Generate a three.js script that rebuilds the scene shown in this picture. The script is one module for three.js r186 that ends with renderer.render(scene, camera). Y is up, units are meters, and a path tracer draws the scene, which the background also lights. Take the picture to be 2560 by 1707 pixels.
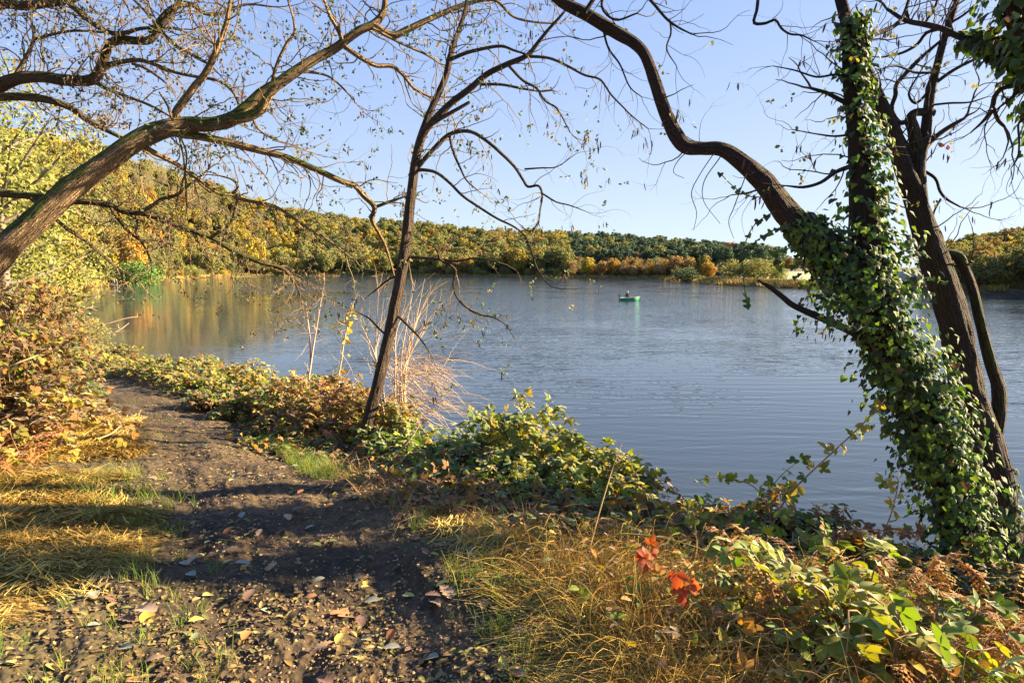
import * as THREE from 'three';
import { mergeGeometries } from 'three/addons/utils/BufferGeometryUtils.js';
import { MarchingCubes } from 'three/addons/objects/MarchingCubes.js';

// ---------------------------------------------------------------- camera, sky, sun, exposure
const V3 = THREE.Vector3, rgb = (r, g, b) => new THREE.Color().setRGB(r, g, b);
const FOCAL = 1478, MIDX = 1280, MIDY = 853.5, EYE = 1.6, HORIZON = 664, WATER = -2.6;
const PITCH = Math.atan((MIDY - HORIZON) / FOCAL);
const scene = new THREE.Scene();
const camera = new THREE.PerspectiveCamera(THREE.MathUtils.radToDeg(2 * Math.atan(MIDY / FOCAL)), 1024 / 682, 0.05, 3000);
camera.position.set(0, EYE, 0);
camera.rotation.x = -PITCH;
scene.add(camera);
const renderer = new THREE.WebGLRenderer({ antialias: true });
renderer.toneMapping = THREE.LinearToneMapping;
renderer.toneMappingExposure = 5.4;
renderer.shadowMap.enabled = true;
renderer.setSize(1024, 682);

const SUN_AZ = THREE.MathUtils.degToRad(80), SUN_EL = THREE.MathUtils.degToRad(21);
const sunDir = new V3(Math.sin(SUN_AZ) * Math.cos(SUN_EL), Math.sin(SUN_EL), -Math.cos(SUN_AZ) * Math.cos(SUN_EL));
const sun = new THREE.DirectionalLight(new THREE.Color().setRGB(1.0, 0.785, 0.49), 5);
sun.position.copy(sunDir).multiplyScalar(120);
sun.castShadow = true;
sun.shadow.mapSize.set(4096, 4096);
Object.assign(sun.shadow.camera, { left: -160, right: 160, top: 120, bottom: -120, near: 1, far: 500 });
scene.add(sun); scene.add(sun.target);
{
  const w = 512, h = 256, data = new Float32Array(w * h * 4), dir = new V3();
  const low = [0.143, 0.173, 0.196], high = [0.006, 0.041, 0.152];
  for (let j = 0; j < h; j++) for (let i = 0; i < w; i++) {
    const lat = ((j + 0.5) / h - 0.5) * Math.PI, lon = ((i + 0.5) / w - 0.5) * 2 * Math.PI;
    dir.set(Math.cos(lat) * Math.cos(lon), Math.sin(lat), Math.cos(lat) * Math.sin(lon));
    const up = Math.max(0, dir.y), t = 1 - Math.exp(-up * 2.6);
    const gamma = Math.acos(Math.min(1, Math.max(-1, dir.dot(sunDir))));
    const glow = 0.105 * Math.exp(-gamma / 0.42) + 0.036 * Math.exp(-gamma / 1.1);
    const k = (j * w + i) * 4;
    for (let c = 0; c < 3; c++) data[k + c] = low[c] + (high[c] - low[c]) * t + glow * [1, 0.96, 0.88][c];
    data[k + 3] = 1;
  }
  const tex = new THREE.DataTexture(data, w, h, THREE.RGBAFormat, THREE.FloatType);
  tex.mapping = THREE.EquirectangularReflectionMapping;
  tex.magFilter = THREE.LinearFilter; tex.minFilter = THREE.LinearFilter; tex.needsUpdate = true;
  scene.background = tex;
  scene.environment = tex;
}

// ---------------------------------------------------------------- small tools
function makeRandom(seed) {
  let a = seed >>> 0;
  const f = () => { a = (a + 0x6D2B79F5) >>> 0; let t = a; t = Math.imul(t ^ (t >>> 15), t | 1); t ^= t + Math.imul(t ^ (t >>> 7), t | 61); return ((t ^ (t >>> 14)) >>> 0) / 4294967296; };
  f.range = (lo, hi) => lo + (hi - lo) * f();
  f.pick = list => list[Math.floor(f() * list.length) % list.length];
  f.unit = () => { const z = f() * 2 - 1, t = f() * 6.28318, s = Math.sqrt(1 - z * z); return new V3(s * Math.cos(t), z, s * Math.sin(t)); };
  return f;
}
const clamp = (x, lo = 0, hi = 1) => Math.min(hi, Math.max(lo, x));
const lerp = (a, b, t) => a + (b - a) * t;
const smooth = (lo, hi, x) => { const t = clamp((x - lo) / (hi - lo)); return t * t * (3 - 2 * t); };
function hash3(x, y, z) { let h = Math.imul(x, 374761393) ^ Math.imul(y, 668265263) ^ Math.imul(z, 2147483647 - 1013904223); h = Math.imul(h ^ (h >>> 13), 1274126177); return ((h ^ (h >>> 16)) >>> 0) / 4294967296; }
function noise(x, y, z = 0) {
  const xi = Math.floor(x), yi = Math.floor(y), zi = Math.floor(z);
  let u = x - xi, v = y - yi, w = z - zi; u = u * u * (3 - 2 * u); v = v * v * (3 - 2 * v); w = w * w * (3 - 2 * w);
  const a = lerp(lerp(hash3(xi, yi, zi), hash3(xi + 1, yi, zi), u), lerp(hash3(xi, yi + 1, zi), hash3(xi + 1, yi + 1, zi), u), v);
  const b = lerp(lerp(hash3(xi, yi, zi + 1), hash3(xi + 1, yi, zi + 1), u), lerp(hash3(xi, yi + 1, zi + 1), hash3(xi + 1, yi + 1, zi + 1), u), v);
  return lerp(a, b, w) * 2 - 1;
}
const fbm = (x, y, z = 0, n = 4) => { let s = 0, a = 0.5; for (let i = 0; i < n; i++) { s += a * noise(x, y, z); x = x * 2.03 + 7.1; y = y * 2.03 + 3.7; z *= 2.03; a *= 0.5; } return s; };

// a point of the place: px, py as read off the photograph, d metres ahead
const cosP = Math.cos(PITCH), sinP = Math.sin(PITCH);
function at(px, py, d) {
  const vx = (px - MIDX) / FOCAL, vy = (MIDY - py) / FOCAL, t = d / (cosP + vy * sinP);
  return new V3(vx * t, EYE + (vy * cosP - sinP) * t, -d);
}
const sizeAt = (pixels, d) => pixels / FOCAL * d;
// readings taken from enlarged crops: crop name -> offset and scale
const CROPS = { A: [0, 0, 1.8233], B: [760, 0, 1.8233], C: [1560, 0, 1.823], D: [0, 640, 3.41], E: [640, 640, 3.015], F: [1660, 800, 1.7289], G: [800, 860, 1.851], H: [1500, 1300, 3.853], S: [0, 0, 1] };
function fromCrop(crop, u, v, d) { const c = CROPS[crop]; return at(c[0] + u / c[2], c[1] + v / c[2], d); }

const taken = new Map();
function numbered(name) { const n = taken.get(name) ?? 0; taken.set(name, n + 1); return n ? name + '_' + String(n).padStart(3, '0') : name; }
function describe(o, label, category, group) { o.userData.label = label; o.userData.category = category; if (group) o.userData.group = group; return o; }
function thing(name, label, category, base, group) {
  const o = new THREE.Group(); o.name = numbered(name); if (base) o.position.copy(base); scene.add(o);
  return describe(o, label, category, group);
}
const ORDINAL = 'first second third fourth fifth sixth seventh eighth ninth tenth eleventh twelfth thirteenth fourteenth fifteenth sixteenth seventeenth eighteenth nineteenth twentieth twenty-first twenty-second twenty-third twenty-fourth twenty-fifth twenty-sixth twenty-seventh twenty-eighth twenty-ninth thirtieth thirty-first thirty-second thirty-third thirty-fourth thirty-fifth thirty-sixth thirty-seventh thirty-eighth thirty-ninth fortieth'.split(' ');
function tellApart(list) {   // list: [object, kind words, place words, bearing]; alike things are told apart by their order from the left
  const sets = new Map();
  for (const it of list) { const k = it[1] + '|' + it[2]; if (!sets.has(k)) sets.set(k, []); sets.get(k).push(it); }
  for (const set of sets.values()) { set.sort((a, b) => a[3] - b[3]); set.forEach(([o, kind, where], i) => { o.userData.label = set.length === 1 ? `${kind} ${where}` : `${ORDINAL[Math.min(i, 39)]} ${kind} from the left ${where}`; }); }
}
function part(parent, name, geometry, material, stuff) {
  const m = new THREE.Mesh(geometry, material); m.name = name; m.castShadow = m.receiveShadow = true; parent.add(m);
  if (stuff) m.userData.kind = 'stuff';
  return m;
}
function structure(name, geometry, material) { const m = part(scene, name, geometry, material); m.userData.kind = 'structure'; return m; }

// textures: periodic noise, computed once
function tileNoise(size, cells, seed, octaves = 4) {
  const out = new Float32Array(size * size);
  let amp = 1, total = 0;
  for (let o = 0; o < octaves; o++) {
    const n = cells << o, grid = new Float32Array(n * n), r = makeRandom(seed + o * 17);
    for (let i = 0; i < n * n; i++) grid[i] = r();
    for (let y = 0; y < size; y++) for (let x = 0; x < size; x++) {
      const gx = x / size * n, gy = y / size * n, xi = Math.floor(gx), yi = Math.floor(gy);
      let u = gx - xi, v = gy - yi; u = u * u * (3 - 2 * u); v = v * v * (3 - 2 * v);
      const x1 = (xi + 1) % n, y1 = (yi + 1) % n;
      out[y * size + x] += amp * lerp(lerp(grid[yi * n + xi], grid[yi * n + x1], u), lerp(grid[y1 * n + xi], grid[y1 * n + x1], u), v);
    }
    total += amp; amp *= 0.55;
  }
  for (let i = 0; i < out.length; i++) out[i] /= total;
  return out;
}
function dataTexture(size, paint, srgb) {
  const d = new Uint8Array(size * size * 4);
  for (let i = 0; i < size * size; i++) { const c = paint(i, i % size, Math.floor(i / size)); for (let k = 0; k < 3; k++) d[i * 4 + k] = clamp(Math.round(c[k] * 255), 0, 255); d[i * 4 + 3] = 255; }
  const t = new THREE.DataTexture(d, size, size); t.wrapS = t.wrapT = THREE.RepeatWrapping; t.magFilter = THREE.LinearFilter; t.minFilter = THREE.LinearMipmapLinearFilter; t.generateMipmaps = true;
  if (srgb) t.colorSpace = THREE.SRGBColorSpace; t.needsUpdate = true; return t;
}
// ---------------------------------------------------------------- plan of the lake (x to the right, d ahead), waterline all round
const LAKE = [[60, -60], [30, -34], [12, -8], [7.6, 0.5], [5.6, 3.2], [4.1, 4.8], [2.1, 6.1], [0.3, 7.6], [-1.5, 10.0], [-3.7, 14.4], [-9.3, 20], [-18, 27.5], [-35, 45], [-51, 64], [-69, 92], [-87.5, 128], [-97, 160], [-108, 205], [-105, 238], [-78, 244], [-44, 241], [-14, 226], [12, 208], [29, 187], [44, 171], [47, 152], [44.5, 136], [48, 121], [55, 107], [66, 99], [80, 92], [74, 80], [84, 62], [96, 20], [92, -30]];
function landDistance(x, d) {   // metres from the waterline, positive on land
  let best = 1e9, inside = false;
  for (let i = 0, j = LAKE.length - 1; i < LAKE.length; j = i++) {
    const [ax, ay] = LAKE[i], [bx, by] = LAKE[j], ex = bx - ax, ey = by - ay;
    const t = clamp(((x - ax) * ex + (d - ay) * ey) / (ex * ex + ey * ey)), qx = x - ax - t * ex, qy = d - ay - t * ey;
    best = Math.min(best, qx * qx + qy * qy);
    if ((ay > d) !== (by > d) && x < ex * (d - ay) / ey + ax) inside = !inside;
  }
  return inside ? -Math.sqrt(best) : Math.sqrt(best);
}
const plateau = d => -Math.min(1.75, 0.085 * Math.max(0, d - 4));
const onPlateau = (px, py) => { let d = 3; for (let i = 0; i < 40; i++) { const p = at(px, py, d); d *= (EYE - plateau(d)) / (EYE - p.y); } return [at(px, py, d).x, d]; };
const PATH = [[1.1, -4], [0.1, -1], ...[[770, 1690], [740, 1480], [660, 1280], [560, 1130], [505, 1055], [430, 1000], [330, 958], [250, 930], [185, 908]].map(p => onPlateau(...p))];
{ const a = PATH[PATH.length - 1]; PATH.push([a[0] - 5, a[1] + 4], [-27, 30], [-44, 48], [-98, 112]); }
function pathOffset(x, d) {    // signed metres from the middle of the path, positive towards the hill on the left
  let best = 1e9, side = 1;
  for (let i = 0; i + 1 < PATH.length; i++) {
    const [ax, ay] = PATH[i], [bx, by] = PATH[i + 1], ex = bx - ax, ey = by - ay;
    const t = clamp(((x - ax) * ex + (d - ay) * ey) / (ex * ex + ey * ey)), qx = x - ax - t * ex, qy = d - ay - t * ey, q = qx * qx + qy * qy;
    if (q < best) { best = q; side = ex * qy - ey * qx > 0 ? 1 : -1; }
  }
  return side * Math.sqrt(best);
}
const RIDGE = [[-90, 10], [-70, 26], [-50, 40], [-36, 46], [-31, 44], [-27, 38], [-22, 30], [-16, 23], [0, 14], [7, 11.5], [13, 8], [19, 4], [24, 1.2], [34, 1.2], [38, 5], [41, 7], [60, 8], [90, 8]];
function ridge(x, d) {
  if (d <= 0) return 8;
  const a = Math.atan2(x, d) * 57.2958;
  for (let i = 0; i + 1 < RIDGE.length; i++) if (a <= RIDGE[i + 1][0]) return lerp(RIDGE[i][1], RIDGE[i + 1][1], clamp((a - RIDGE[i][0]) / (RIDGE[i + 1][0] - RIDGE[i][0])));
  return 8;
}
function ground(x, d) {
  const t = landDistance(x, d), r = Math.hypot(x, d);
  if (t < -6) return WATER - 1.4;
  const near = 1 - smooth(22, 42, r);
  let hn = -9, hf = 0;
  if (near > 0) {
    const top = plateau(d), off = pathOffset(x, d);
    const rise = t < 0 ? 0.5 * t : lerp(0, top - WATER, 1 - Math.pow(1 - clamp(t / 3.9), 1.7));
    hn = WATER + rise;
    if (off > 0.7) hn += 0.09 * (off - 0.7) + 0.22 * Math.max(0, off - 2.6);
    hn -= 0.05 * (1 - smooth(0.35, 0.75, Math.abs(off)));
    hn += 0.07 * fbm(x * 0.8, d * 0.8, 1) + (Math.abs(off) > 0.6 ? 0.03 * noise(x * 3, d * 3) : 0);
    if (r < 14) hn += 0.022 * noise(x * 6, d * 6, 4) + 0.012 * noise(x * 17, d * 17, 8) + 0.008 * noise(x * 41, d * 41, 3);
  }
  if (near < 1) {
    const bank = t < 0 ? 0.25 * t : 0.75 * (1 - Math.exp(-t / 2.2));
    hf = WATER + bank + (t > 0 ? ridge(x, d) * smooth(6, lerp(105, 75, smooth(-0.35, -0.6, x / Math.max(1, d))), t) + 0.5 * fbm(x * 0.06, d * 0.06) * smooth(3, 20, t) : 0);
  }
  return near >= 1 ? hn : near <= 0 ? hf : lerp(hf, hn, near);
}
const groundAt = (x, d, lift = 0) => new V3(x, ground(x, d) + lift, -d);
function groundUnder(px, py, d) { const p = at(px, py, d); p.y = ground(p.x, d); return p; }

{
  const rows = 400, angles = [];
  for (let i = 0; i <= 560; i++) angles.push(-62 + 124 * i / 560);
  for (let i = 1; i < 60; i++) angles.push(62 + 236 * i / 60);
  const n = angles.length, pos = new Float32Array((rows + 1) * n * 3), uv = new Float32Array((rows + 1) * n * 2), col = new Float32Array((rows + 1) * n * 3), index = [];
  for (let j = 0; j <= rows; j++) {
    const r = j === 0 ? 0.02 : 0.35 * Math.pow(950 / 0.35, (j - 1) / (rows - 1));
    for (let i = 0; i < n; i++) {
      const a = angles[i] / 57.2958, x = r * Math.sin(a), d = r * Math.cos(a), y = ground(x, d), k = j * n + i;
      pos.set([x, y, -d], k * 3); uv.set([x / 2.2, d / 2.2], k * 2);
      let c = [0.115, 0.085, 0.04];                                   // litter and dry grass
      const off = r < 40 ? pathOffset(x, d) : 9, patch = fbm(x * 1.7, d * 1.7, 5);
      if (off !== 9) {
        const onPath = 1 - smooth(0.5, 1.0, Math.abs(off + 0.1) + 0.4 * patch);
        const soil = 0.8 + 0.45 * noise(x * 3.1, d * 3.1, 2);
        c = [lerp(0.10 + 0.035 * patch, 0.105 * soil, onPath), lerp(0.078 + 0.03 * patch, 0.068 * soil, onPath), lerp(0.034 + 0.01 * patch, 0.029 * soil, onPath)];
      } else {
        const t = landDistance(x, d), m = fbm(x * 0.09, d * 0.09, 9);
        c = t < 3.5 ? [0.24, 0.175, 0.07] : [0.10 + 0.05 * m, 0.082 + 0.03 * m, 0.03];
        if (x > 55 && d > 105 && d < 260 && t > 5) c = [0.42, 0.44, 0.26];         // the pale meadow behind the point
      }
      col.set(c, k * 3);
    }
  }
  for (let j = 0; j < rows; j++) for (let i = 0; i < n; i++) { const a = j * n + i, b = j * n + (i + 1) % n, c = a + n, e = b + n; index.push(a, b, c, b, e, c); }
  const g = new THREE.BufferGeometry();
  g.setAttribute('position', new THREE.BufferAttribute(pos, 3)); g.setAttribute('uv', new THREE.BufferAttribute(uv, 2)); g.setAttribute('color', new THREE.BufferAttribute(col, 3));
  g.setIndex(index.map((v, i) => v)); g.computeVertexNormals();
  const coarse = tileNoise(512, 8, 3, 5), fine = tileNoise(512, 64, 9, 3);
  const map = dataTexture(512, i => { const v = 0.8 + 0.4 * (coarse[i] - 0.5) + 0.7 * (fine[i] - 0.5); return [v, v * 0.985, v * 0.96]; }, true);
  const bump = dataTexture(512, i => { const v = 0.35 * coarse[i] + 0.65 * fine[i]; return [v, v, v]; });
  structure('ground', g, new THREE.MeshStandardMaterial({ vertexColors: true, map, bumpMap: bump, bumpScale: 0.03, roughness: 0.95 }));
}

// ---------------------------------------------------------------- the lake
{
  const size = 1024, waves = [], r = makeRandom(77), h = new Float32Array(size * size), sx = new Float32Array(size * size), sy = new Float32Array(size * size);
  const tile = 18;
  for (let i = 0; i < 90; i++) {
    const length = 0.1 * Math.pow(0.9 / 0.1, r()), a = (r() + r() + r() - 1.5) * (length > 0.35 ? 0.32 : 0.8), k = tile / length;
    waves.push([Math.round(k * Math.sin(a)), Math.max(1, Math.round(k * Math.cos(a))), r() * 6.283, 0.0042]);
  }
  const cs = new Float32Array(size), tab = 4096, sinT = Float32Array.from({ length: tab }, (_, i) => Math.sin(i / tab * 2 * Math.PI));
  for (const [kx, ky, ph, slope] of waves) {
    const len = Math.hypot(kx, ky), ax = slope * kx / len, ay = slope * ky / len, p0 = ph / 6.28318 * tab;
    for (let y = 0; y < size; y++) { let p = p0 + ky * y * tab / size; for (let x = 0; x < size; x++) { const v = sinT[(p + kx * x * tab / size) & (tab - 1)]; sx[y * size + x] += ax * v; sy[y * size + x] += ay * v; } }
  }
  const patch = tileNoise(size, 3, 5, 3);
  const normalMap = dataTexture(size, i => { const f = 0.6 + 0.8 * smooth(0.3, 0.7, patch[i]); const x = -sx[i] * f, y = -sy[i] * f, l = Math.hypot(x, y, 1); return [x / l * 0.5 + 0.5, y / l * 0.5 + 0.5, 1 / l * 0.5 + 0.5]; });
  // wind: glassy in the sheltered bay and under the near bank, ruffled in the open; streaks where the two meet
  const levels = [0.3, 0.55, 0.95, 1.4, 1.8], pos = [], uv = [], nor = [], sets = levels.map(() => []), nx = 224, nd = 380, x0 = -260, d0 = -65, sxx = 560 / nx;
  const rowAt = j => d0 + 460 * Math.pow(j / nd, 1.35);
  for (let j = 0; j <= nd; j++) for (let i = 0; i <= nx; i++) { const x = x0 + i * sxx, d = rowAt(j); pos.push(x, WATER, -d); nor.push(0, 1, 0); uv.push(x / tile, d / tile); }
  for (let j = 0; j < nd; j++) for (let i = 0; i < nx; i++) {
    const x = x0 + (i + 0.5) * sxx, d = rowAt(j + 0.5), side = x / Math.max(6, d);
    let ruffle = Math.max(smooth(-0.46, -0.18, side), smooth(70, 105, d) * smooth(6, 30, -landDistance(x, d))) * lerp(0.35, 1, smooth(9, 34, d));
    ruffle += 0.34 * fbm(x * 0.035, d * 0.3, 6, 3) + 0.2 * noise(x * 0.02, d * 0.05, 9);
    const level = clamp(Math.round(ruffle * 4), 0, 4), a = j * (nx + 1) + i, b = a + 1, c = a + nx + 1, e = c + 1;
    sets[level].push(a, b, c, b, e, c);
  }
  const g = new THREE.BufferGeometry(), index = []; g.setAttribute('position', new THREE.Float32BufferAttribute(pos, 3)); g.setAttribute('normal', new THREE.Float32BufferAttribute(nor, 3)); g.setAttribute('uv', new THREE.Float32BufferAttribute(uv, 2));
  sets.forEach((set, k) => { g.addGroup(index.length, set.length, k); for (const v of set) index.push(v); }); g.setIndex(index);
  structure('lake_water', g, levels.map(k => new THREE.MeshPhysicalMaterial({ color: rgb(0.032, 0.048, 0.068), roughness: 0.045, ior: 1.33, normalMap, normalScale: new THREE.Vector2(k, k) })));
}
// ---------------------------------------------------------------- tubes for trunks, branches and twigs
class Wood {
  constructor() { this.p = []; this.c = []; this.uv = []; this.i = []; this.n = []; }
  tube(points, radii, sides, o = {}) {
    const start = this.p.length / 3, m = points.length, up = new V3(), side = new V3(), tangent = new V3(), radial = new V3();
    const seed = o.seed ?? 0, rough = o.rough ?? 0, step = sides + 1;
    let along = 0, last = null; const frame = new V3(0.31, 0.17, 0.93);
    for (let k = 0; k < m; k++) {
      tangent.subVectors(points[Math.min(m - 1, k + 1)], points[Math.max(0, k - 1)]).normalize();
      frame.addScaledVector(tangent, -frame.dot(tangent)); if (frame.lengthSq() < 1e-6) frame.set(tangent.y, tangent.z, tangent.x).addScaledVector(tangent, -tangent.dot(frame)); frame.normalize();
      side.copy(frame); up.crossVectors(tangent, side);
      if (last) along += last.distanceTo(points[k]); last = points[k];
      for (let s = 0; s <= sides; s++) {
        const a = s / sides * 2 * Math.PI, ss = s % sides; radial.copy(side).multiplyScalar(Math.cos(a)).addScaledVector(up, Math.sin(a));
        let r = radii[k];
        if (rough) { const q = ss / sides * 6.283; r *= 1 + rough * (0.9 * noise(Math.cos(q) * 1.3 + seed, Math.sin(q) * 1.3, along * 2.2) + 0.6 * noise(Math.cos(q) * 3.6 + seed, Math.sin(q) * 3.6, along * 4.5) + 0.5 * noise(Math.cos(q) * 7.5 + seed, Math.sin(q) * 7.5, along * 11)); }
        const x = points[k].x + radial.x * r, y = points[k].y + radial.y * r, z = points[k].z + radial.z * r;
        this.p.push(x, y, z); this.n.push(radial.x, radial.y, radial.z); this.uv.push(s / sides * Math.max(1, Math.round(radii[0] * 2 * Math.PI / 0.14)), along / 0.5);
        const c = o.color ? o.color(x, y, z, radial, radii[k]) : [1, 1, 1]; this.c.push(c[0], c[1], c[2]);
      }
    }
    for (let k = 0; k + 1 < m; k++) for (let s = 0; s < sides; s++) { const a = start + k * step + s, b = a + step; this.i.push(a, a + 1, b, a + 1, b + 1, b); }
    if (o.cap) {   // close both ends
      for (const [k, flip] of [[0, 1], [m - 1, 0]]) { const c = this.p.length / 3, q = points[k]; this.p.push(q.x, q.y, q.z); this.n.push(tangent.x, tangent.y, tangent.z); this.uv.push(0, 0); this.c.push(...(o.capColor ?? [0.3, 0.22, 0.13])); for (let s = 0; s < sides; s++) { const a = start + k * step + s; flip ? this.i.push(c, a + 1, a) : this.i.push(c, a, a + 1); } }
    }
    return this;
  }
  geometry(origin, smoothSides) {
    const p = new Float32Array(this.p);
    if (origin) for (let k = 0; k < p.length; k += 3) { p[k] -= origin.x; p[k + 1] -= origin.y; p[k + 2] -= origin.z; }
    const g = new THREE.BufferGeometry();
    g.setAttribute('position', new THREE.BufferAttribute(p, 3)); g.setAttribute('uv', new THREE.Float32BufferAttribute(this.uv, 2)); g.setAttribute('color', new THREE.Float32BufferAttribute(this.c, 3)); g.setIndex(this.i);
    if (smoothSides) {
      g.computeVertexNormals(); const n = g.attributes.normal, step = smoothSides + 1, a = new V3(), b = new V3();
      for (let k = 0; k + smoothSides < n.count; k += step) { a.fromBufferAttribute(n, k); b.fromBufferAttribute(n, k + smoothSides); a.add(b).normalize(); n.setXYZ(k, a.x, a.y, a.z); n.setXYZ(k + smoothSides, a.x, a.y, a.z); }
    } else g.setAttribute('normal', new THREE.Float32BufferAttribute(this.n, 3));
    return g;
  }
}
function curveThrough(points, radii, spacing) {
  const curve = new THREE.CatmullRomCurve3(points, false, 'centripetal'), segs = points.length - 1;
  const out = [], rad = []; 
  for (let k = 0; k < segs; k++) {
    const n = Math.max(1, Math.ceil(points[k].distanceTo(points[k + 1]) / spacing));
    for (let j = 0; j < n; j++) { const t = j / n; out.push(curve.getPoint((k + t) / segs)); rad.push(lerp(radii[k], radii[k + 1], t)); }
  }
  out.push(points[segs].clone()); rad.push(radii[segs]);
  return [out, rad];
}
// bark: furrowed relief and a mottled brown; moss and lichen are patches of their own colour
const ridgesN = tileNoise(256, 4, 31, 4), speck = tileNoise(256, 32, 41, 3);
const barkHeight = (i, x, y) => { const w = 9 * (ridgesN[((y >> 1) << 8) + x] - 0.5); const f = Math.abs(Math.sin(x / 256 * Math.PI * 6 + w)); return clamp(0.15 + 0.65 * f + 0.3 * (speck[i] - 0.5)); };
const barkBump = dataTexture(256, (i, x, y) => { const v = barkHeight(i, x, y); return [v, v, v]; });
const barkMap = dataTexture(256, (i, x, y) => { const v = 0.56 + 0.42 * barkHeight(i, x, y) + 0.35 * (speck[i] - 0.5); return [v, v * 0.97, v * 0.94]; }, true);
const barkMaterial = new THREE.MeshStandardMaterial({ vertexColors: true, map: barkMap, bumpMap: barkBump, bumpScale: 0.05, roughness: 0.95 });
const twigMaterial = new THREE.MeshStandardMaterial({ vertexColors: true, roughness: 0.9 });
function barkColor(base, moss, where = new V3(-0.45, 0.85, 0.1), amount = 0) {
  return (x, y, z, n, r) => {
    const patch = fbm(x * 3.2, y * 3.2, z * 3.2, 4), grain = noise(x * 31, y * 31, z * 31), side = n.dot(where);
    const m = side + 1.5 * patch + 0.25 * grain > 0.62 - amount ? 1 : 0;
    const k = 1 + 0.35 * noise(x * 5, y * 5, z * 5) + 0.18 * grain;
    return m ? [moss[0] * (1 + 0.5 * grain), moss[1] * (1 + 0.4 * grain), moss[2]] : [base[0] * k, base[1] * k, base[2] * k];
  };
}

// ---------------------------------------------------------------- leaves
function leafShape(length, widths, fold = 0.25, curl = 0.12, serrate = 0) {
  const p = [], idx = [], n = widths.length - 1;
  for (let k = 0; k <= n; k++) {
    const s = k / n, w = widths[k] * length * (serrate && k % 2 ? 1 - serrate : 1), y = s * length, z = -curl * length * s * s;
    p.push(0, y, z, -w, y, z + fold * w, w, y, z + fold * w);
  }
  for (let k = 0; k < n; k++) { const a = k * 3, b = a + 3; idx.push(a, b, a + 1, a + 1, b, b + 1, a, a + 2, b, b, a + 2, b + 2); }
  const g = new THREE.BufferGeometry(); g.setAttribute('position', new THREE.Float32BufferAttribute(p, 3)); g.setIndex(idx); g.computeVertexNormals(); return g;
}
function fanShape(outline, bulge = 0.1) {
  const p = [0, 0.02, bulge * 0.5], idx = [], n = outline.length;
  for (const [x, y] of outline) p.push(x, y, -bulge * (x * x * 1.6 + Math.max(0, y) ** 2));
  for (let k = 0; k < n; k++) idx.push(0, 1 + (k + 1) % n, 1 + k);
  const g = new THREE.BufferGeometry(); g.setAttribute('position', new THREE.Float32BufferAttribute(p, 3)); g.setIndex(idx); g.computeVertexNormals(); return g;
}
const place = (g, x, y, z, turn, tilt = 0, s = 1) => { const c = g.clone(); c.applyMatrix4(new THREE.Matrix4().compose(new V3(x, y, z), new THREE.Quaternion().setFromEuler(new THREE.Euler(tilt, 0, turn)), new V3(s, s, s))); return c; };
const OVAL = [0, 0.17, 0.26, 0.29, 0.27, 0.18, 0];
const SERRATED = [0.02, 0.24, 0.27, 0.35, 0.33, 0.36, 0.30, 0.31, 0.2, 0.16, 0];
const leaflet = leafShape(1, [0, 0.26, 0.3, 0], 0.25, 0.1);
const ovalLeaf = leafShape(1, OVAL, 0.3, 0.18);
const brambleLeaflet = leafShape(1, SERRATED, 0.3, 0.2, 0.16);
const brambleLeaf = mergeGeometries([place(brambleLeaflet, 0, 0.35, 0, 0, 0, 0.85), place(brambleLeaflet, -0.03, 0.3, 0, 1.15, 0.15, 0.7), place(brambleLeaflet, 0.03, 0.3, 0, -1.15, 0.15, 0.7)]);
const smallLeaflet = leafShape(1, [0, 0.27, 0.33, 0.24, 0], 0.3, 0.15);
const brambleFar = mergeGeometries([place(smallLeaflet, 0, 0.35, 0, 0, 0, 0.85), place(smallLeaflet, -0.03, 0.3, 0, 1.15, 0.15, 0.7), place(smallLeaflet, 0.03, 0.3, 0, -1.15, 0.15, 0.7)]);
const ivyLeaf = fanShape([[0, -0.08], [0.2, -0.28], [0.42, -0.2], [0.5, 0.02], [0.34, 0.12], [0.36, 0.34], [0.2, 0.4], [0.0, 0.78], [-0.2, 0.4], [-0.36, 0.34], [-0.34, 0.12], [-0.5, 0.02], [-0.42, -0.2], [-0.2, -0.28]], 0.2);
const ivySmall = fanShape([[0, -0.08], [0.4, -0.24], [0.5, 0.04], [0.3, 0.36], [0, 0.78], [-0.3, 0.36], [-0.5, 0.04], [-0.4, -0.24]], 0.2);
const oakLeaf = leafShape(1, [0.01, 0.05, 0.14, 0.1, 0.24, 0.15, 0.31, 0.19, 0.3, 0.16, 0.19, 0.03], 0.35, 0.25);
const pod = leafShape(1, [0.02, 0.085, 0.09, 0.08, 0.02], 0.3, 0.12);
const leafMaterials = new Map();
function leafMaterial(color, gloss = 0, through = 0.42) {
  const key = [...color, gloss, through].join();
  if (!leafMaterials.has(key)) leafMaterials.set(key, new THREE.MeshPhysicalMaterial({ color: rgb(...color), roughness: 1, transmission: through, thickness: 0, side: THREE.DoubleSide, clearcoat: gloss, clearcoatRoughness: 0.38 }));
  return leafMaterials.get(key);
}
const matteMaterial = new THREE.MeshStandardMaterial({ color: 0xffffff, roughness: 0.95, side: THREE.DoubleSide });
const camForward = new V3(0, -sinP, -cosP);
function shownSize(p, size) {    // how large a thing of that size shows from where the photograph was taken, nothing if outside the frame
  const depth = p.x * camForward.x + (p.y - EYE) * camForward.y + p.z * camForward.z;
  return depth < 0.2 || Math.abs(p.x / depth) > 0.9 ? 0 : size / depth;
}
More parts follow.
